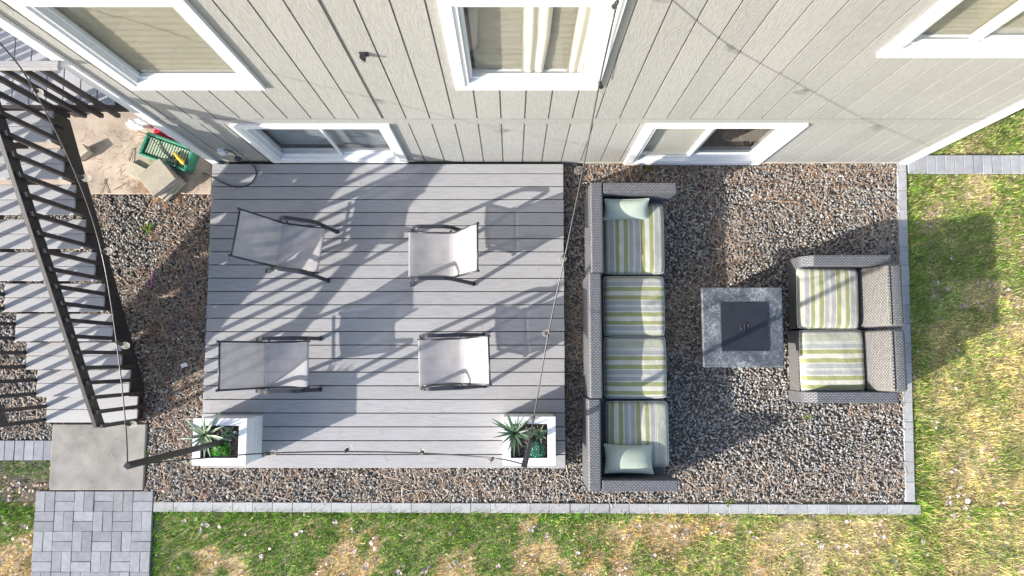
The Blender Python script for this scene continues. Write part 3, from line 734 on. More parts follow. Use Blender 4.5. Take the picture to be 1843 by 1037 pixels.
# ================================================================ STAIRS AND LANDING
SY0, SR, SRI, SZ0 = -0.6885, 0.2869, 0.1915, 0.18
SXL, SXR = -5.028, -4.046
st = thing('staircase', 'open-riser outdoor staircase with grey treads and dark baluster rails', 'staircase', (SXL/2+SXR/2, SY0, 0.0))
sl = Vector(st.location)
def nose(y): return SZ0+(y-SY0)/SR*SRI
bm = BM(); box(bm, SXL-SXL/2-SXR/2, SXR-SXL/2-SXR/2, -.0695, .0695, -.025, 0, bev=.004)
bm.normal_update(); finish(bm); tme = bpy.data.meshes.new('tread_board'); bm.to_mesh(tme); bm.free(); tme.materials.append(M['tread'])
for k in range(10):
    for j in range(2):
        link('tread_board', tme, st, (random.uniform(-.003, .003), SY0+k*SR+.0695+j*.1425-sl.y, SZ0+k*SRI))
ytop = SY0+10*SR
for x0 in (SXL+.012, SXR-.052, (SXL+SXR)/2-.02):
    poly = []
    for k in range(10):                                  # notched under every tread
        poly += [(SY0+k*SR+.02, SZ0+k*SRI-.026), (SY0+(k+1)*SR+.0195, SZ0+k*SRI-.026)]
    poly[-1] = (ytop-.002, SZ0+9*SRI-.026)
    poly += [(ytop-.002, nose(ytop)-.46), (SY0+.40, .03), (SY0+.02, .03)]
    bm = BM(); prism(bm, poly, 'x', x0, x0+.04, mtx=Matrix.Translation(-sl)); obj('stringer', bm, M['rail'], st)
for side, xr, xb in ((1, SXR-.036, SXR+.005), (-1, SXL-.002, SXL-.041)):
    ya, yb = SY0+.015, 2.14
    rz = lambda y: 0.945+(y+.673)*.655
    rt = BM(); prism(rt, [(ya, rz(ya)), (yb, rz(yb)), (yb, rz(yb)-.15), (ya, rz(ya)-.15)], 'x', xr, xr+.04, bev=.003, mtx=Matrix.Translation(-sl)); obj('top_rail', rt, M['rail'], st)
    n = 20
    for i in range(n):
        y = SY0+.028+i*(SR/2)
        if y > 2.12: break
        z0 = max(.06, nose(y)-.24); z1 = rz(y)-.03
        bm = BM(); prism(bm, [(y-.018, z0), (y+.018, z0+(.024 if z0 > .07 else 0)), (y+.018, z1+.012), (y-.018, z1-.012)], 'x', xb, xb+.036, mtx=Matrix.Translation(-sl)); obj('baluster', bm, M['rail'], st)
# landing level with the top of the stairs, beside the house
LZ = SZ0+10*SRI; LX0, LX1, LY0, LY1 = -6.4, XL-.03, ytop+.004, 4.3
ld = thing('stair_landing', 'raised grey board landing beside the house at the top of the stairs', 'landing', (LX0/2+LX1/2, LY0, 0))
ll = Vector(ld.location)
x = LX1
while x-.14 > LX0:
    bm = BM(); box(bm, x-.1395, x, LY0-.02, LY1, LZ-.025, LZ, bev=.004, mtx=Matrix.Translation(-ll)); obj('landing_board', bm, M['treadv'], ld); x -= .146
bm = BM(); box(bm, LX0, LX1, LY0, LY0+.04, LZ-.26, LZ-.027, mtx=Matrix.Translation(-ll)); box(bm, LX0, LX1, LY1-.04, LY1, LZ-.26, LZ-.027, mtx=Matrix.Translation(-ll))
for x in np.arange(LX0+.05, LX1, .4): box(bm, x-.019, x+.019, LY0+.041, LY1-.041, LZ-.22, LZ-.026, mtx=Matrix.Translation(-ll))
obj('frame', bm, M['rail'], ld)
for x, y in ((-4.95, LY0+.6), (-6.3, LY0+.1), (-6.3, LY1-.1), (-3.6, LY1-.1)):
    bm = BM(); box(bm, x-.045, x+.045, y-.045, y+.045, .03, LZ-.03 if y < 3 else LZ+1.0, bev=.003, mtx=Matrix.Translation(-ll)); obj('post', bm, M['rail'], ld)
def lrail(x0, x1, y):
    bm = BM(); box(bm, x0, x1+(.085 if x1 > -4 else 0), y-.045, y+.020, LZ+.87, LZ+.905, bev=.004, mtx=Matrix.Translation(-ll)); obj('rail_cap', bm, M['railcap'], ld)
    bm = BM(); box(bm, x0, x1, y-.006, y+.019, LZ+.78, LZ+.869, mtx=Matrix.Translation(-ll)); obj('top_rail', bm, M['rail'], ld)
    x = x1-.06
    while x > x0:
        bm = BM(); box(bm, x-.018, x+.018, y-.043, y-.007, LZ-.20, LZ+.86, mtx=Matrix.Translation(-ll)); obj('baluster', bm, M['rail'], ld); x -= .148
lrail(SXR+.05, LX1, LY0-.032)
lrail(LX0, SXL-.09, LY0-.032)

# ================================================================ FURNITURE
def part(name, bm, mat, root, smooth=False, uv='box'):
    bmesh.ops.translate(bm, vec=-Vector(root.location), verts=bm.verts[:]); return obj(name, bm, mat, root, smooth, uv)

# --- sling chairs (local: +x is the way the sitter faces, z = 0 on the deck)
def sling_strip(path, hw, name, parent):
    b = BM(); lay_ = b.loops.layers.uv.verify(); rows = []; ds = 0.0; prev = None; us = []
    ny = 8
    for p in path:
        p = Vector((p[0], 0, p[1]))
        if prev is not None: ds += (p-prev).length
        prev = p; us.append(ds)
        rows.append([b.verts.new((p.x, hw*(2*j/ny-1), p.z-.010*(1-(2*j/ny-1)**2))) for j in range(ny+1)])
    for i in range(len(rows)-1):
        for j in range(ny):
            f = b.faces.new((rows[i][j], rows[i][j+1], rows[i+1][j+1], rows[i+1][j]))
            for l, (a, c) in zip(f.loops, ((i, j), (i, j+1), (i+1, j+1), (i+1, j))): l[lay_].uv = (us[a], c/ny*hw*2)
    return obj(name, b, M['sling'], parent, True, uv=None)
def chair(label, u, v, rz):
    c = P(u, v, DZ+.34)
    t = thing('patio_chair', label, 'chair', (c.x, c.y, DZ), rz, 'sling chairs on the deck')
    front, joint, top = (.452, .415), (0, .335), (-.278, .86)
    seat = catmull([(front[0]+.008, 0, front[1]-.02), (front[0]-.01, 0, front[1]+.006), (.25, 0, .365), (.06, 0, .338), (.0, 0, .345)], 5)
    sling_strip([(p.x, p.z) for p in seat], .232, 'seat_sling', t)
    back = catmull([(-.002, 0, .346), (-.03, 0, .385), (-.13, 0, .59), (-.262, 0, .84), (-.280, 0, .862)], 5)
    sling_strip([(p.x, p.z) for p in back], .232, 'back_sling', t)
    for s in (-1, 1):
        b = BM(); tube(b, round_path([(front[0]+.02, s*.236, front[1]-.008), (0, s*.236, .325), (-.290, s*.236, .885)], .05), .0105, 8); obj('side_rail', b, M['chairmetal'], t, True)
        b = BM(); lathe(b, [(.014, 0), (.015, .012), (.010, .022)], 10, (-.290, s*.236, .880)); obj('end_cap', b, M['black'], t)
        pts = round_path([(-.20, s*.275, .004), (.035, s*.268, .545), (.385, s*.268, .560), (.478, s*.275, .004)], .075, 7)
        b = BM(); tube(b, pts, 0, flat=(.0205, .0105, (0, 1, 0))); o = obj('arm_and_leg', b, M['chairmetal'], t)
        md = o.modifiers.new('bevel', 'BEVEL'); md.width = .004; md.segments = 2; md.limit_method = 'ANGLE'
        for fx in (-.20, .478):
            b = BM(); box(b, fx-.02, fx+.02, s*.275-.024, s*.275+.024, 0, .018, bev=.004); obj('foot', b, M['black'], t)
        for x, z in ((.025, .335), (.43, .405)):
            b = BM(); tube(b, [(x, s*.232, z-.004), (x, s*.268, z-.004)], .011, 8); obj('bracket', b, M['chairmetal'], t, True)
    for x, z in ((.445, .395), (-.02, .315), (-.283, .866)):
        b = BM(); tube(b, [(x, -.236, z), (x, .236, z)], .009, 8); obj('crossbar', b, M['chairmetal'], t, True)
    return t
chair('grey sling patio chair standing askew on the deck, its back to the stairs', 504.5, 441, R(-8.8))
chair('grey sling patio chair standing square to the planks, its back to the stairs', 479, 657, R(1.0))
chair('grey sling patio chair facing the stairs, the nearer of its pair to the house', 815.5, 459, R(180.5))
chair('grey sling patio chair facing the stairs, the farther of its pair from the house', 834.5, 650, R(182))

# --- modular wicker sofa
def foot(root, x, y):
    b = BM(); lathe(b, [(.02, 0), (.024, .045)], 10, (x, y, 0.0)); part('foot', b, M['black'], root)
def sofa_section(label, x0, x1, y0, y1, arm=None):
    t = thing('sofa_section', label, 'sofa', ((x0+x1)/2, (y0+y1)/2, 0.0))
    b = BM(); box(b, x0+.01, x1-.06, y0+.004, y1-.004, .04, .30, bev=.012, seg=2); part('base', b, M['wicker'], t)
    ya, yb = (y0, y1)
    b = BM(); prism(b, [(x0, .04), (x0+.155, .04), (x0+.155, .30), (x0+.130, .665), (x0+.118, .68), (x0+.012, .68), (x0, .665)], 'y', ya+.001, yb-.001, bev=.007, seg=2); part('back', b, M['wicker'], t)
    if arm:
        yy = (y1-.112, y1-.002) if arm == 'top' else (y0+.002, y0+.112)
        b = BM(); prism(b, [(x0+.157, .04), (x1-.045, .04), (x1, .65), (x1-.012, .68), (x0+.137, .68), (x0+.157, .30)], 'y', yy[0], yy[1], bev=.008, seg=2); part('arm', b, M['wicker'], t)
    for x in (x0+.06, x1-.1):
        for y in (y0+.06, y1-.06): foot(t, x, y)
    return t
SA_ = sofa_section('grey wicker sofa end with its arm beside the house wall', .815, 1.722, .880, 1.825, 'top')
SB_ = sofa_section('armless two-seat middle section of the grey wicker sofa', .790, 1.70, -.406, .874)
SC_ = sofa_section('grey wicker sofa end whose arm is farther from the house, near the lawn', .768, 1.675, -1.332, -.413, 'bottom')

def cushion(name, label, x0, x1, y0, y1, z0, h, along, mat, cat='cushion', group=None, rz=0.0, puff=.014, tilt=(0, 0), pillow=False):
    w, d = x1-x0, y1-y0; n = 26
    b = BM(); lay_ = b.loops.layers.uv.verify()
    ss = [math.sin((i/n-.5)*math.pi) if pillow else math.copysign(abs(2*i/n-1)**.6, 2*i/n-1) for i in range(n+1)]
    def pos(s, t, sg):
        if pillow:
            x = w/2*s*(1-.07*(1-t*t)); y = d/2*t*(1-.09*(1-s*s)); z = h/2*((1-abs(s)**2.2)*(1-abs(t)**2.2))**.55
        else:
            x = w/2*s*(1-.035*abs(t)**9); y = d/2*t*(1-.035*abs(s)**9)
            z = h/2*((1-abs(s)**16)*(1-abs(t)**16))**.5+puff*(1-s*s)*(1-t*t)+.004*math.sin(5*s+3*t)*(1-s*s)*(1-t*t)
        return (x, y, sg*max(z, .0005))
    g = {}
    for sg in (1, -1):
        for i in range(n+1):
            for j in range(n+1):
                if sg < 0 and (i in (0, n) or j in (0, n)): g[sg, i, j] = g[1, i, j]
                else: g[sg, i, j] = b.verts.new(pos(ss[i], ss[j], sg))
        for i in range(n):
            for j in range(n):
                q = [(i, j), (i+1, j), (i+1, j+1), (i, j+1)]
                if sg < 0: q = q[::-1]
                f = b.faces.new([g[(sg,)+a] for a in q])
                for l, a in zip(f.loops, q):
                    x, y = ss[a[0]]*.5+.5, ss[a[1]]*.5+.5
                    l[lay_].uv = (y, x) if along == 'x' else (x, y)
    o = obj(name, b, mat, None, True, uv=None)
    o.location = ((x0+x1)/2, (y0+y1)/2, z0+h/2); o.rotation_euler = (tilt[0], tilt[1], rz)
    tag(o, label, cat, group)
    b = BM(); rim = []
    for i in range(n+1): rim.append(pos(ss[i], -1, 1))
    for j in range(1, n+1): rim.append(pos(1, ss[j], 1))
    for i in range(n-1, -1, -1): rim.append(pos(ss[i], 1, 1))
    for j in range(n-1, 0, -1): rim.append(pos(-1, ss[j], 1))
    rim.append(rim[0]); tube(b, rim, .005, 6, cap=False); obj('piping', b, M['piping'] if not pillow else mat, o, True)
    return o
ZC = .315
cushion('seat_cushion', 'striped cushion under a pillow on the sofa end beside the house', .985, 1.632, .900, 1.66, ZC, .12, 'x', M['stripeA'])
cushion('seat_cushion', 'cross-striped cushion on the middle sofa section, nearer the house', .980, 1.624, .236, .872, ZC, .12, 'y', M['stripeA'])
cushion('seat_cushion', 'cross-striped cushion on the middle sofa section, farther from the house', .976, 1.630, -.416, .226, ZC, .12, 'y', M['stripeB'])
cushion('seat_cushion', 'striped cushion under a pillow on the sofa end farther from the house', .990, 1.640, -1.13, -.452, ZC, .12, 'x', M['stripeB'])
p0, p1 = P(1088, 363, .56), P(1168, 391, .53)
cushion('throw_pillow', 'small pale aqua pillow against the sofa arm beside the house', p0.x, p1.x, p1.y-.03, p0.y+.05, .435, .13, 'x', M['pillow'], 'pillow', tilt=(R(32), 0), pillow=True, rz=R(.5))
p0, p1 = P(1088, 804, .53), P(1176, 851, .53)
cushion('throw_pillow', 'small pale aqua pillow leaning on the sofa arm farther from the house', p0.x, p1.x, p1.y-.01, p0.y+.02, .44, .13, 'x', M['pillow'], 'pillow', tilt=(R(-14), 0), pillow=True, rz=R(-1))

# --- two wicker lounge seats with reclined backs
def lounge_seat(label, y0, y1, x0, arm):
    x1 = 4.00
    t = thing('wicker_lounge_seat', label, 'lounge seat', ((x0+x1)/2, (y0+y1)/2, 0))
    b = BM(); box(b, x0, x1-.05, y0+.003, y1-.003, .04, .29, bev=.012, seg=2); part('base', b, M['wickerpale'], t)
    b = BM(); box(b, x0-.012, x0+.062, y0+.004, y1-.004, .291, .325, bev=.010, seg=2); part('front_rim', b, M['wickerpale'], t)
    ya, yb = (y1-.115, y1) if arm == 'top' else (y0, y0+.115)
    b = BM(); prism(b, [(x0-.015, .04), (x1, .04), (x1, .525), (x1-.012, .535), (x0+.10, .535), (x0+.0, .44), (x0-.015, .40)], 'y', ya, yb, bev=.010, seg=2); part('arm', b, M['wicker'], t)
    by0, by1 = (y0+.008, y1-.118) if arm == 'top' else (y0+.118, y1-.008)
    b = BM(); prism(b, [(3.700, .30), (3.83, .30), (4.0, .70), (3.99, .73), (3.875, .74), (3.848, .72)], 'y', by0+.006, by1-.006, bev=.03, seg=4); part('backrest', b, M['wickerpale'], t, True)
    for x in (x0+.06, x1-.1):
        for y in (y0+.07, y1-.07): foot(t, x, y)
    return t
lounge_seat('wicker lounge seat with its arm on the house side, facing the fire table', .312, 1.083, 3.075, 'top')
lounge_seat('wicker lounge seat with its arm on the lawn side, facing the fire table', -.462, .304, 3.055, 'bottom')
a, b_ = P(1436, 480, .44), P(1551, 592, .44)
cushion('seat_cushion', 'striped cushion on the lounge seat nearer the house', a.x, b_.x, b_.y+.002, a.y-.01, .315, .13, 'x', M['stripeA'], puff=.02, rz=R(-1.2))
a, b_ = P(1442, 593, .44), P(1561, 706, .44)
cushion('seat_cushion', 'striped cushion on the lounge seat farther from the house', a.x, b_.x, b_.y, a.y-.004, .315, .13, 'y', M['stripeB'], puff=.02, rz=R(.4))

# --- fire table
fx0, fx1, fy0, fy1, fz = 1.985, 2.826, -.094, .741, .55
ft = thing('fire_table', 'square mottled grey stone fire table with a dark metal lid', 'fire table', ((fx0+fx1)/2, (fy0+fy1)/2, 0))
b = BM(); box(b, fx0, fx1, fy0, fy1, fz-.055, fz, bev=.014, seg=3); part('table_top', b, M['firetop'], ft)
b = BM(); prism(b, [(fx0+.13, 0.05), (fx1-.13, 0.05), (fx1-.09, fz-.056), (fx0+.09, fz-.056)], 'y', fy0+.10, fy1-.10, bev=.006); part('pedestal', b, M['firetop'], ft)
b = BM(); box(b, fx0+.15, fx1-.15, fy0+.12, fy1-.12, 0.0, .052); part('plinth', b, M['black'], ft)
l0, l1 = P(1296, 545, fz), P(1383, 632, fz)
b = BM(); box(b, l0.x, l1.x, l1.y, l0.y, fz+.002, fz+.016, bev=.004, seg=2)
ld_ = part('lid', b, M['lid'], ft)
lc = Vector(((l0.x+l1.x)/2, (l0.y+l1.y)/2, fz+.0165)) - Vector(ft.location)
b = BM(); pts = [(lc.x+.042*math.cos(k*math.pi/12), lc.y+.042*math.sin(k*math.pi/12), lc.z+.002) for k in range(25)]; tube(b, pts, .0045, 6, cap=False); obj('handle_ring', b, M['black'], ld_, True)
b = BM(); box(b, lc.x-.006, lc.x+.006, lc.y-.04, lc.y+.04, lc.z, lc.z+.009, bev=.002); obj('handle', b, M['black'], ld_)

# ================================================================ PLANTERS, PLANTS, POLES, STRING LIGHTS
def planter(label, x0, x1, y0, y1):
    z0, z1 = DZ, .65; th = .082
    t = thing('planter_box', label, 'planter', ((x0+x1)/2, (y0+y1)/2, z0))
    n = 5; hs = (z1-.03-z0)/n
    for i in range(n):
        a, c = z0+i*hs+.002, z0+(i+1)*hs-.004
        for q in ((x0+.006, x0+.03, y0+.006, y1-.006), (x1-.03, x1-.006, y0+.006, y1-.006), (x0+.031, x1-.031, y0+.006, y0+.03), (x0+.031, x1-.031, y1-.03, y1-.006)):
            b = BM(); box(b, *q, a, c, bev=.004); part('slat', b, M['planter'], t)
    b = BM()
    box(b, x0+.032, x0+.05, y0+.032, y1-.032, z0, z1-.032); box(b, x1-.05, x1-.032, y0+.032, y1-.032, z0, z1-.032)
    box(b, x0+.051, x1-.051, y0+.032, y0+.05, z0, z1-.032); box(b, x0+.051, x1-.051, y1-.05, y1-.032, z0, z1-.032); part('liner', b, M['planter'], t)
    for q in ((x0, x0+th, y0, y1), (x1-th, x1, y0, y1), (x0+th+.0005, x1-th-.0005, y0, y0+th-.008), (x0+th+.0005, x1-th-.0005, y1-th+.008, y1)):
        b = BM(); box(b, *q, z1-.031, z1, bev=.004, seg=2); part('rim_board', b, M['planter'], t)
    b = BM(); m = 22; g = [[b.verts.new((x0+.05+(x1-x0-.1)*i/m, y0+.05+(y1-y0-.1)*j/m, z1-.075+random.uniform(-.012, .014))) for j in range(m+1)] for i in range(m+1)]
    for i in range(m):
        for j in range(m): b.faces.new((g[i][j], g[i+1][j], g[i+1][j+1], g[i][j+1]))
    part('soil', b, M['soil'], t)
    return t
planter('white slatted planter box on the deck corner near the stairs', -3.234, -2.688, -1.077, -.606)
planter('white slatted planter box on the deck corner near the sofa', -.093, .443, -1.077, -.589)

def leaf_mesh(name, mat, wid, droop, fold=.25, seg=7, blunt=False):
    b = BM(); lay_ = b.loops.layers.uv.verify(); rows = []
    for i in range(seg+1):
        t = i/seg
        w = wid*((1-t)**.55*(.55+1.9*t*(1-t)) if not blunt else math.sin(math.pi*min(1, .25+.75*t))**.6+.02)
        z = -droop*t*t
        rows.append([b.verts.new((t, -w, z+fold*w)), b.verts.new((t, 0, z)), b.verts.new((t, w, z+fold*w))])
    for i in range(seg):
        for j in range(2):
            f = b.faces.new((rows[i][j], rows[i+1][j], rows[i+1][j+1], rows[i][j+1]))
            for l, (a, c) in zip(f.loops, ((i, j), (i+1, j), (i+1, j+1), (i, j+1))): l[lay_].uv = (c/2, a/seg)
    me = bpy.data.meshes.new(name); b.to_mesh(me); b.free(); me.materials.append(mat)
    for p in me.polygons: p.use_smooth = True
    return me
def rosette(name, label, cat, loc, meshes, n, l0, l1, e0, e1, group=None):
    t = thing(name, label, cat, loc, 0, group)
    for i in range(n):
        f = i/(n-1); az = i*2.39996+random.uniform(-.2, .2); el = e0+(e1-e0)*f+random.uniform(-.08, .08); ln = l0+(l1-l0)*f**.7; ln *= random.uniform(.85, 1.1)
        link('leaf', random.choice(meshes), t, (0, 0, .012*f), (random.uniform(-.3, .3), -el, az), (ln, ln, ln))
    return t
YL = [leaf_mesh('yucca_leaf', M['yucca'], .075, d) for d in (.10, .28, .42)]
YD = [leaf_mesh('yucca_leaf', M['yuccadark'], .068, d) for d in (.08, .2, .34)]
RS = [leaf_mesh('rosette_leaf', M['rosette'], .10, .05, .3, 5)]
def crown(u, v, z): q = P(u, v, z); return (q.x, q.y, z)
rosette('yucca_plant', 'pale striped spiky yucca in the planter near the stairs', 'plant', crown(371, 783, .64), YL, 28, .29, .18, .25, 1.3)
rosette('yucca_plant', 'dark green spiky yucca in the planter near the sofa', 'plant', crown(926, 779, .64), YD, 28, .29, .18, .25, 1.3)
rosette('succulent', 'small green succulent rosette in the planter near the stairs', 'plant', crown(413, 779, .60), RS, 28, .13, .07, .25, 1.3)
rosette('succulent', 'small yellow-green succulent rosette in the planter near the sofa', 'plant', crown(970, 779, .60), RS, 28, .13, .07, .25, 1.3)
for u, v in ((371, 783), (926, 779)): pass
def clump(name, label, u, v, z, rad, n, colsA):
    c = P(u, v, z); nv = []; nf = []; cc = []
    for i in range(n):
        r = rad*math.sqrt(random.random()); a = random.uniform(0, 6.283); hgt = z-.03+.07*(1-(r/rad)**2)*random.uniform(.5, 1.1)
        o = Vector((c.x+r*math.cos(a), c.y+r*math.sin(a), hgt)); d1 = Vector((random.gauss(0, 1), random.gauss(0, 1), random.gauss(.5, .5))).normalized(); d2 = d1.cross(Vector((random.gauss(0, 1), random.gauss(0, 1), random.gauss(0, 1)))).normalized()
        l, w = random.uniform(.010, .022), random.uniform(.004, .008); k = len(nv)
        nv += [o, o+d1*l*.5+d2*w, o+d1*l, o+d1*l*.5-d2*w]; nf.append((k, k+1, k+2, k+3)); col = np.array(random.choice(colsA))*random.uniform(.7, 1.3); cc += [col]*4
    o = raw(name, np.array([list(p) for p in nv])-np.array([c.x, c.y, 0]), np.array(nf), M['foliage'], np.array(cc)); o.location = (c.x, c.y, 0); return tag(o, label, 'plant')
clump('sedum_plant', 'bright green leafy sedum in the planter near the stairs', 396, 812, .62, .105, 1100, [(.08, .36, .04), (.14, .48, .07), (.05, .22, .04), (.28, .50, .07)])
clump('sedum_plant', 'blue-green leafy sedum in the planter near the sofa', 964, 812, .62, .10, 1000, [(.06, .30, .18), (.13, .42, .29), (.03, .17, .10), (.26, .50, .40)])

PLt, PRt = P(230, 838, 2.5), P(944, 836, 2.5)
def pole(label, base, top):
    t = thing('string_light_pole', label, 'pole', (base.x, base.y, .52))
    d = top-Vector((base.x, base.y, .52)); q = d.to_track_quat('Z', 'Y').to_matrix().to_4x4()
    b = BM(); box(b, -.021, .021, -.021, .021, 0, d.length, bev=.003, mtx=q); obj('post', b, M['rail'], t)
    b = BM(); box(b, -.023, .023, -.023, .023, d.length, d.length+.012, bev=.003, mtx=q); obj('cap', b, M['black'], t)
pole('dark square pole rising from the planter near the stairs, holding string lights', Vector((-2.952, -.85, 0)), PLt)
pole('dark square pole leaning out of the planter near the sofa, holding string lights', Vector((.205, -.83, 0)), PRt)

bb = BM(); lathe(bb, [(.004, -.124), (.016, -.121), (.025, -.110), (.029, -.094), (.027, -.078), (.018, -.062), (.012, -.050)], 14); bb.normal_update(); finish(bb)
BULB = bpy.data.meshes.new('bulb'); bb.to_mesh(BULB); bb.free(); BULB.materials.append(M['bulb'])
for p_ in BULB.polygons: p_.use_smooth = True
bb = BM(); lathe(bb, [(.005, .008), (.010, .004), (.0135, -.006), (.0135, -.042), (.016, -.045), (.016, -.052), (.010, -.053)], 12); bb.normal_update(); finish(bb)
SOCK = bpy.data.meshes.new('socket'); bb.to_mesh(SOCK); bb.free(); SOCK.materials.append(M['wire'])
bb = BM(); lathe(bb, [(.003, -.05), (.0035, -.075), (.0015, -.09)], 6); bb.normal_update(); finish(bb)
FILA = bpy.data.meshes.new('filament'); bb.to_mesh(FILA); bb.free(); FILA.materials.append(M['bagwhite'])
def string_lights(label, pts, bulbs):
    """pts: cable points; bulbs: indices along the dense cable path given as photo-space fractions"""
    path = catmull(pts, 10); t = thing('string_lights', label, 'string lights', tuple(path[0]), 0, 'string lights over the deck')
    o0 = Vector(path[0]); b = BM(); tube(b, [p-o0 for p in path], .0055, 6); obj('cable', b, M['wire'], t, True)
    cum = [0.0]
    for a, c in zip(path, path[1:]): cum.append(cum[-1]+(c-a).length)
    for f in bulbs:
        d = f*cum[-1]; i = max(k for k in range(len(cum)-1) if cum[k] <= d+1e-9); q = path[i].lerp(path[i+1], (d-cum[i])/(cum[i+1]-cum[i]))
        rot = (random.uniform(-.35, .35), random.uniform(-.35, .35), 0)
        s = link('socket', SOCK, t, q-o0, rot); link('bulb', BULB, s); 
    return path
wallhook = W(1079, 150, YT-.02)
def fr_of(pts, targets):
    """fraction along the cable of the point whose image is closest to each photo pixel"""
    path = catmull(pts, 40); cum = [0.0]
    for a, c in zip(path, path[1:]): cum.append(cum[-1]+(c-a).length)
    out = []
    for u, v in targets:
        best = min(range(len(path)), key=lambda k: (lambda q: (q[0]-u)**2+(q[1]-v)**2)(px(path[k]))); out.append(cum[best]/cum[-1])
    return out
def px(p):
    d = Vector(p)-Vector((0, 0, H)); yc = d.y*_c+d.z*_s; zc = -d.y*_s+d.z*_c
    return 921.5+F*d.x/-zc, 518.5-F*yc/-zc
ptsR = [PRt, P(962, 745, 2.52), P(987, 600, 2.70), P(1018, 455, 2.95), P(1050, 300, 3.33), P(1080, 145, 3.70), P(1112, 0, 4.12)]
ptsR.append(ptsR[-1]+(ptsR[-1]-ptsR[-2])*((YW-ptsR[-1].y)/(ptsR[-1].y-ptsR[-2].y)))
string_lights('string of clear bulbs rising from the pole near the sofa to the house wall', ptsR, fr_of(ptsR, [(960, 750), (987, 603), (1018, 458), (1050, 303), (1080, 148), (1112, 2)]))
p = wallhook; bm = BM(); tube(bm, [p-hl, W(1096, 75, YT-.012)-hl, Vector((W(1112, 0, YT-.012).x, YT-.012, ZTOP-.02))-hl], .004, 6); obj('wall_cable', bm, M['vinyl'], house, True)
ptsL = [PLt, P(226, 763, 2.47), P(210, 617, 2.58), P(183, 455, 2.76), P(138, 318, 3.08), P(60, 160, 3.48), P(0, 78, 3.75), P(-140, -60, 4.1)]
string_lights('string of clear bulbs from the pole near the stairs to the landing', ptsL, fr_of(ptsL, [(226, 763), (210, 617), (183, 455), (138, 318), (60, 160), (-60, 20)]))
b = BM(); e = ptsL[-1]; box(b, e.x-.045, e.x+.045, e.y-.02, e.y+.07, LZ+.001, e.z+.05, bev=.003, mtx=Matrix.Translation(-ll)); obj('tall_post', b, M['rail'], ld)
ptsB = [PLt, P(349, 826, 2.22), P(481, 816, 2.04), P(625, 813, 1.97), P(765, 816, 2.03), P(890, 825, 2.25), PRt]
string_lights('string of clear bulbs hanging between the two planter poles', ptsB, fr_of(ptsB, [(338, 827), (478, 816), (622, 813), (762, 816), (888, 825)]))

# ================================================================ CLUTTER BESIDE THE STAIRS
def slabstone(label, cx, cy, z, sx, sy, h, rz, group=None):
    b = BM(); box(b, -sx/2, sx/2, -sy/2, sy/2, 0, h, bev=.005, seg=2); o = obj('paving_slab', b, M['flag']); o.location = (cx, cy, z); o.rotation_euler = (0, 0, rz); return tag(o, label, 'slab', group)
top = P(281, 319, .27)
for i in range(5):
    h = .045; z = .036+i*.0465
    slabstone(['bottom paving slab of the stack on the tan concrete', 'second paving slab from the bottom of the stack', 'middle paving slab of the stack beside the green tray', 'paving slab just below the top one in the stack', 'buff square paving slab on top of the stack'][i], top.x+(.02, .015, .03, .012, 0)[i], top.y+(-.02, .01, -.012, .012, 0)[i], z, .31, .30, h, R(40+(6, -4, 5, -3, 0)[i]))
q = P(245, 308, .06); slabstone('thin grey slab lying flat beside the paving slab stack', q.x, q.y, .036, .2, .15, .035, R(-28))
q = P(148, 275, .1); b = BM(); box(b, -.08, .08, -.055, .055, 0, .11, bev=.008, seg=2); o = obj('concrete_block', b, M['flag']); o.location = (q.x, q.y, .036); o.rotation_euler = (0, 0, R(40)); tag(o, 'small pale concrete block on the tan slab by the stairs', 'block')
# green ribbed tray
tc = P(302, 274, .18); t = thing('green_tray', 'green plastic tray with pale ribs on the tan concrete', 'tray', (tc.x, tc.y, .036), R(-20))
b = BM(); lw, ww = .285, .125
prism(b, [(-lw, -ww), (lw, -ww+.01), (lw, ww), (-lw, ww-.01)], 'z', 0, .15, bev=.012, seg=2); obj('tray_body', b, M['greenplastic'], t)
for s in (-1, 1):
    b = BM(); box(b, -lw, lw, s*ww-.014, s*ww+.014, .151, .185, bev=.006); obj('tray_edge', b, M['greenplastic'], t)
    b = BM(); box(b, s*(lw-.016)-.018, s*(lw-.016)+.018, -ww+.016, ww-.016, .151, .183, bev=.006); obj('tray_edge', b, M['greenplastic'], t)
for i in range(16):
    b = BM(); x = -lw+.06+i*.0315; box(b, x-.011, x+.011, -ww+.03, ww-.03, .151, .163, bev=.003); obj('rib', b, M['ribpaint'], t)
def on_tray(x, y, z): return Vector((tc.x, tc.y, .036))+Matrix.Rotation(R(-20), 3, 'Z') @ Vector((x, y, z))
q = on_tray(.17, -.03, .165); t = thing('hand_tool', 'yellow and black hand tool lying on the green tray', 'tool', q, R(-50))
b = BM(); tube(b, catmull([(-.085, 0, .02), (-.03, 0, .025), (.04, .005, .028), (.085, .02, .025)], 4), [.014]*4+[.02]*4+[.024]*4+[.02], 10); obj('tool_body', b, M['yellow'], t, True)
b = BM(); tube(b, [(.02, .0, .022), (.03, -.06, .02), (.035, -.11, .018)], .016, 10); obj('grip', b, M['black'], t, True)
b = BM(); lathe(b, [(.022, 0), (.026, .01), (.020, .03)], 12, (.09, .03, .012)); obj('tool_head', b, M['black'], t)
pts = [on_tray(-.30, .14, .22), on_tray(-.26, .10, .195), on_tray(-.1, .02, .175), on_tray(.05, -.05, .172), on_tray(.13, -.02, .175), on_tray(.14, .05, .178)]
pts = [P(237, 222, .05), P(252, 237, .10)]+pts[1:]
b = BM(); tube(b, catmull(pts, 6), .006, 6); o = obj('black_cord', b, M['wire'], None, True); tag(o, 'thin black cord lying across the green tray', 'cord')
q = P(308, 256, .06); t = thing('red_tub', 'red plastic tub tucked behind the green tray by the house corner', 'tub', (q.x, q.y, .036), R(-32))
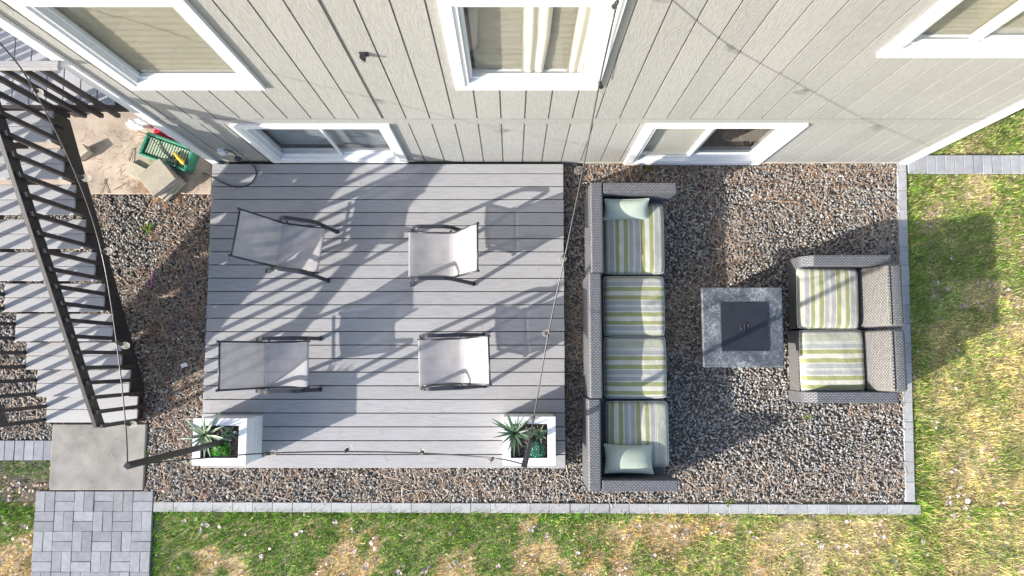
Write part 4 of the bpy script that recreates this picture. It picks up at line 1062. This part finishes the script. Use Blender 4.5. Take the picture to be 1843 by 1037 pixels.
b = BM(); prism(b, [(-.19, -.05), (.19, -.05), (.21, .06), (-.21, .06)], 'z', 0, .10, bev=.012, seg=2); obj('tub_body', b, M['red'], t)
b = BM(); box(b, -.215, .215, .04, .07, .085, .115, bev=.006); obj('tub_rim', b, M['magenta'], t)
q = P(250, 224, .08); t = thing('plastic_bag', 'crumpled white plastic bag on the tan concrete under the landing', 'bag', (q.x, q.y, .036))
b = BM(); bmesh.ops.create_icosphere(b, subdivisions=3, radius=.1)
for v in b.verts: k = 1+.22*math.sin(v.co.x*60+v.co.z*40)*math.cos(v.co.y*55); v.co = Vector((v.co.x*1.3*k, v.co.y*.7*k, max(0, v.co.z*.6*k+.045)))
obj('bag_body', b, M['bagwhite'], t)
b = BM(); tube(b, [(.06, 0, .08), (.09, .01, .10), (.12, 0, .07)], .008, 6); obj('bag_knot', b, M['bagwhite'], t)
q = [P(229, 291, .045), P(237, 270, .045), P(239, 268, .045), P(240, 270, .045), P(238, 293, .045)]
b = BM(); tube(b, catmull(q, 4), .0032, 6); o = obj('garden_staple', b, M['concrete'], None, True); tag(o, 'bent grey metal ground staple lying on the tan concrete', 'staple')
for lab, qs in (('thin curved brown twig on the tan concrete nearest the gravel', [(180, 350), (186, 335), (191, 322)]), ('thin forked brown twig on the tan concrete by the stairs', [(187, 322), (190, 333), (196, 349)]), ('pale straight stick on the tan concrete beside the paving slabs', [(205, 342), (214, 337), (224, 331)])):
    b = BM(); tube(b, catmull([P(u, v, .043) for u, v in qs], 4), .0028, 5); o = obj('twig', b, M['joist'], None, True); tag(o, lab, 'twig')
# outlet cord looping onto the deck
q0 = W(402, 270, YW-.055)
pts = [q0, W(418, 274, YW-.09), W(429, 283, YW-.10), P(440, 291, .165), P(457, 300, .158), P(461, 314, .158), P(450, 331, .158), P(428, 337, .158), P(405, 331, .158), P(384, 320, .158), P(372, 314, .07), P(366, 312, .05)]
b = BM(); tube(b, catmull(pts, 7), .0065, 8)
pg = W(428, 286, YW-.10); bmesh.ops.create_uvsphere(b, u_segments=12, v_segments=8, radius=.032, matrix=Matrix.Translation(pg) @ Matrix.Diagonal((1.3, .8, 1.2, 1)))
o = obj('power_cord', b, M['wire'], None, True); tag(o, 'black power cord looping from the wall outlet onto the deck', 'cord')
# little scraps on the gravel
q = [P(275, 487, .04), P(274, 500, .045), P(270, 520, .04)]
b = BM(); tube(b, catmull(q, 3), .006, 6); o = obj('plastic_strip', b, M['magenta'], None, True); tag(o, 'thin magenta plastic strip on the gravel beside the stairs', 'strip')
q = P(331, 657, .045); b = BM(); box(b, -.035, .035, -.022, .022, 0, .012, bev=.004); o = obj('plastic_tag', b, M['bagwhite']); o.location = (q.x, q.y, .035); o.rotation_euler = (R(8), R(5), R(20)); tag(o, 'small white plastic tag on the gravel beside the deck', 'tag')
def weed(label, u, v, n, ln, cols_):
    c = P(u, v, .01); nv = []; nf = []; cc = []
    for i in range(n):
        a = random.uniform(0, 6.283); l = ln*random.uniform(.6, 1.2); w = random.uniform(.003, .006); le = random.uniform(.5, 1.2); k = len(nv)
        d = Vector((math.cos(a)*math.sin(le), math.sin(a)*math.sin(le), math.cos(le))); s = Vector((-math.sin(a), math.cos(a), 0)); o = Vector((random.uniform(-.03, .03), random.uniform(-.03, .03), 0))
        nv += [o-s*w, o+s*w, o+d*l*.6+s*w, o+d*l*.6-s*w, o+d*l+Vector((0, 0, -.2*l))]; nf += [(k, k+1, k+2), (k, k+2, k+3), (k+3, k+2, k+4)]; cc += [np.array(random.choice(cols_))*random.uniform(.8, 1.2)]*5
    o = raw('weed', np.array([list(p) for p in nv]), np.array(nf), M['grass'], np.array(cc)); o.location = (c.x, c.y, .012); tag(o, label, 'weed')
GW = [(.10, .22, .03), (.22, .32, .06), (.30, .34, .08)]
weed('yellow-green weed tuft in the gravel between the stairs and the deck', 267, 412, 46, .08, GW)
weed('small green weed in the gravel beside the lounge seat farther from the house', 1455, 750, 30, .04, GW)
weed('small green weed in the gravel against the edging pavers', 1312, 903, 36, .05, GW)
weed('small green weed beside the concrete pad and its pole', 261, 815, 50, .05, GW)
weed('low green weed in the gravel under the house window', 1168, 303, 36, .05, GW)
# fallen leaves on the lawn
def dead_leaf_mesh(i):
    b = BM(); m = 5; rr = random.Random(i); g = []
    for a in range(m+1):
        row = []
        for c in range(m+1):
            s, t_ = 2*a/m-1, 2*c/m-1; k = 1-.3*abs(s*t_)
            row.append(b.verts.new((s*.5*k*(1-.35*t_*t_), t_*.5*k, .12*math.sin(3*s+rr.random()*3)*math.cos(2*t_+i)+rr.uniform(-.06, .06)+.16*s*s)))
        g.append(row)
    for a in range(m):
        for c in range(m): b.faces.new((g[a][c], g[a+1][c], g[a+1][c+1], g[a][c+1]))
    b.normal_update(); finish(b); me = bpy.data.meshes.new('dry_leaf'); b.to_mesh(me); b.free(); me.materials.append(M['deadleaf']); return me
DL = [dead_leaf_mesh(i) for i in range(5)]
spots = [(1712, 850), (1719, 846), (1742, 902), (1740, 912), (1742, 930), (1705, 905), (1712, 465), (1728, 553), (1737, 551), (1681, 534), (1725, 630), (1652, 632), (1672, 641), (1706, 520), (1684, 770), (1697, 812), (1720, 700), (1764, 860), (1790, 780), (1806, 905), (1722, 1030),
         (632, 952), (636, 957), (668, 978), (674, 988), (672, 969), (655, 1022), (660, 1016), (637, 992), (716, 1028), (725, 1018), (766, 1026), (772, 1020), (812, 1017), (820, 1012), (835, 1020), (533, 962), (541, 957), (604, 940), (897, 1018), (808, 958), (957, 956), (985, 962), (1040, 996),
         (1470, 975), (1478, 982), (1507, 984), (1522, 985), (1540, 992), (1348, 958), (1360, 968), (1443, 981), (1528, 938), (1590, 966), (1662, 975), (1670, 998), (1612, 1010), (1150, 946), (1175, 1002), (1230, 1018), (1280, 960),
         (360, 953), (372, 945), (395, 948), (440, 962), (470, 1004), (330, 940), (30, 866), (33, 872), (14, 900), (4, 930), (8, 941), (42, 948), (52, 930), (20, 985), (6, 1010)]
for u, v in spots:
    for r in range(random.choice((1, 1, 2))):
        q = P(u+random.uniform(-5, 5)*r, v+random.uniform(-5, 5)*r, .03); s = random.uniform(.03, .06)
        if not bool(in_lawn(np.array([q.x]), np.array([q.y]))[0]): continue
        o = link('dry_leaf', random.choice(DL), None, (q.x, q.y, .028), (random.uniform(-.4, .4), random.uniform(-.4, .4), random.uniform(0, 6.28)), (s, s*random.uniform(.7, 1.2), s))
        wl = ('beside the paver path' if q.x < -5.1 else 'next to the lounge seats' if q.x > 4.38 and q.y > -1.0 else 'past the corner of the edging pavers' if q.x > 4.3 else 'across the edging pavers from the deck' if q.x < .6 else 'across the edging pavers from the sofa' if q.x < 2.3 else 'across the edging pavers from the open gravel')
        tag(o, 'pale dry fallen leaf on the lawn '+wl, 'leaf', 'fallen leaves '+wl)
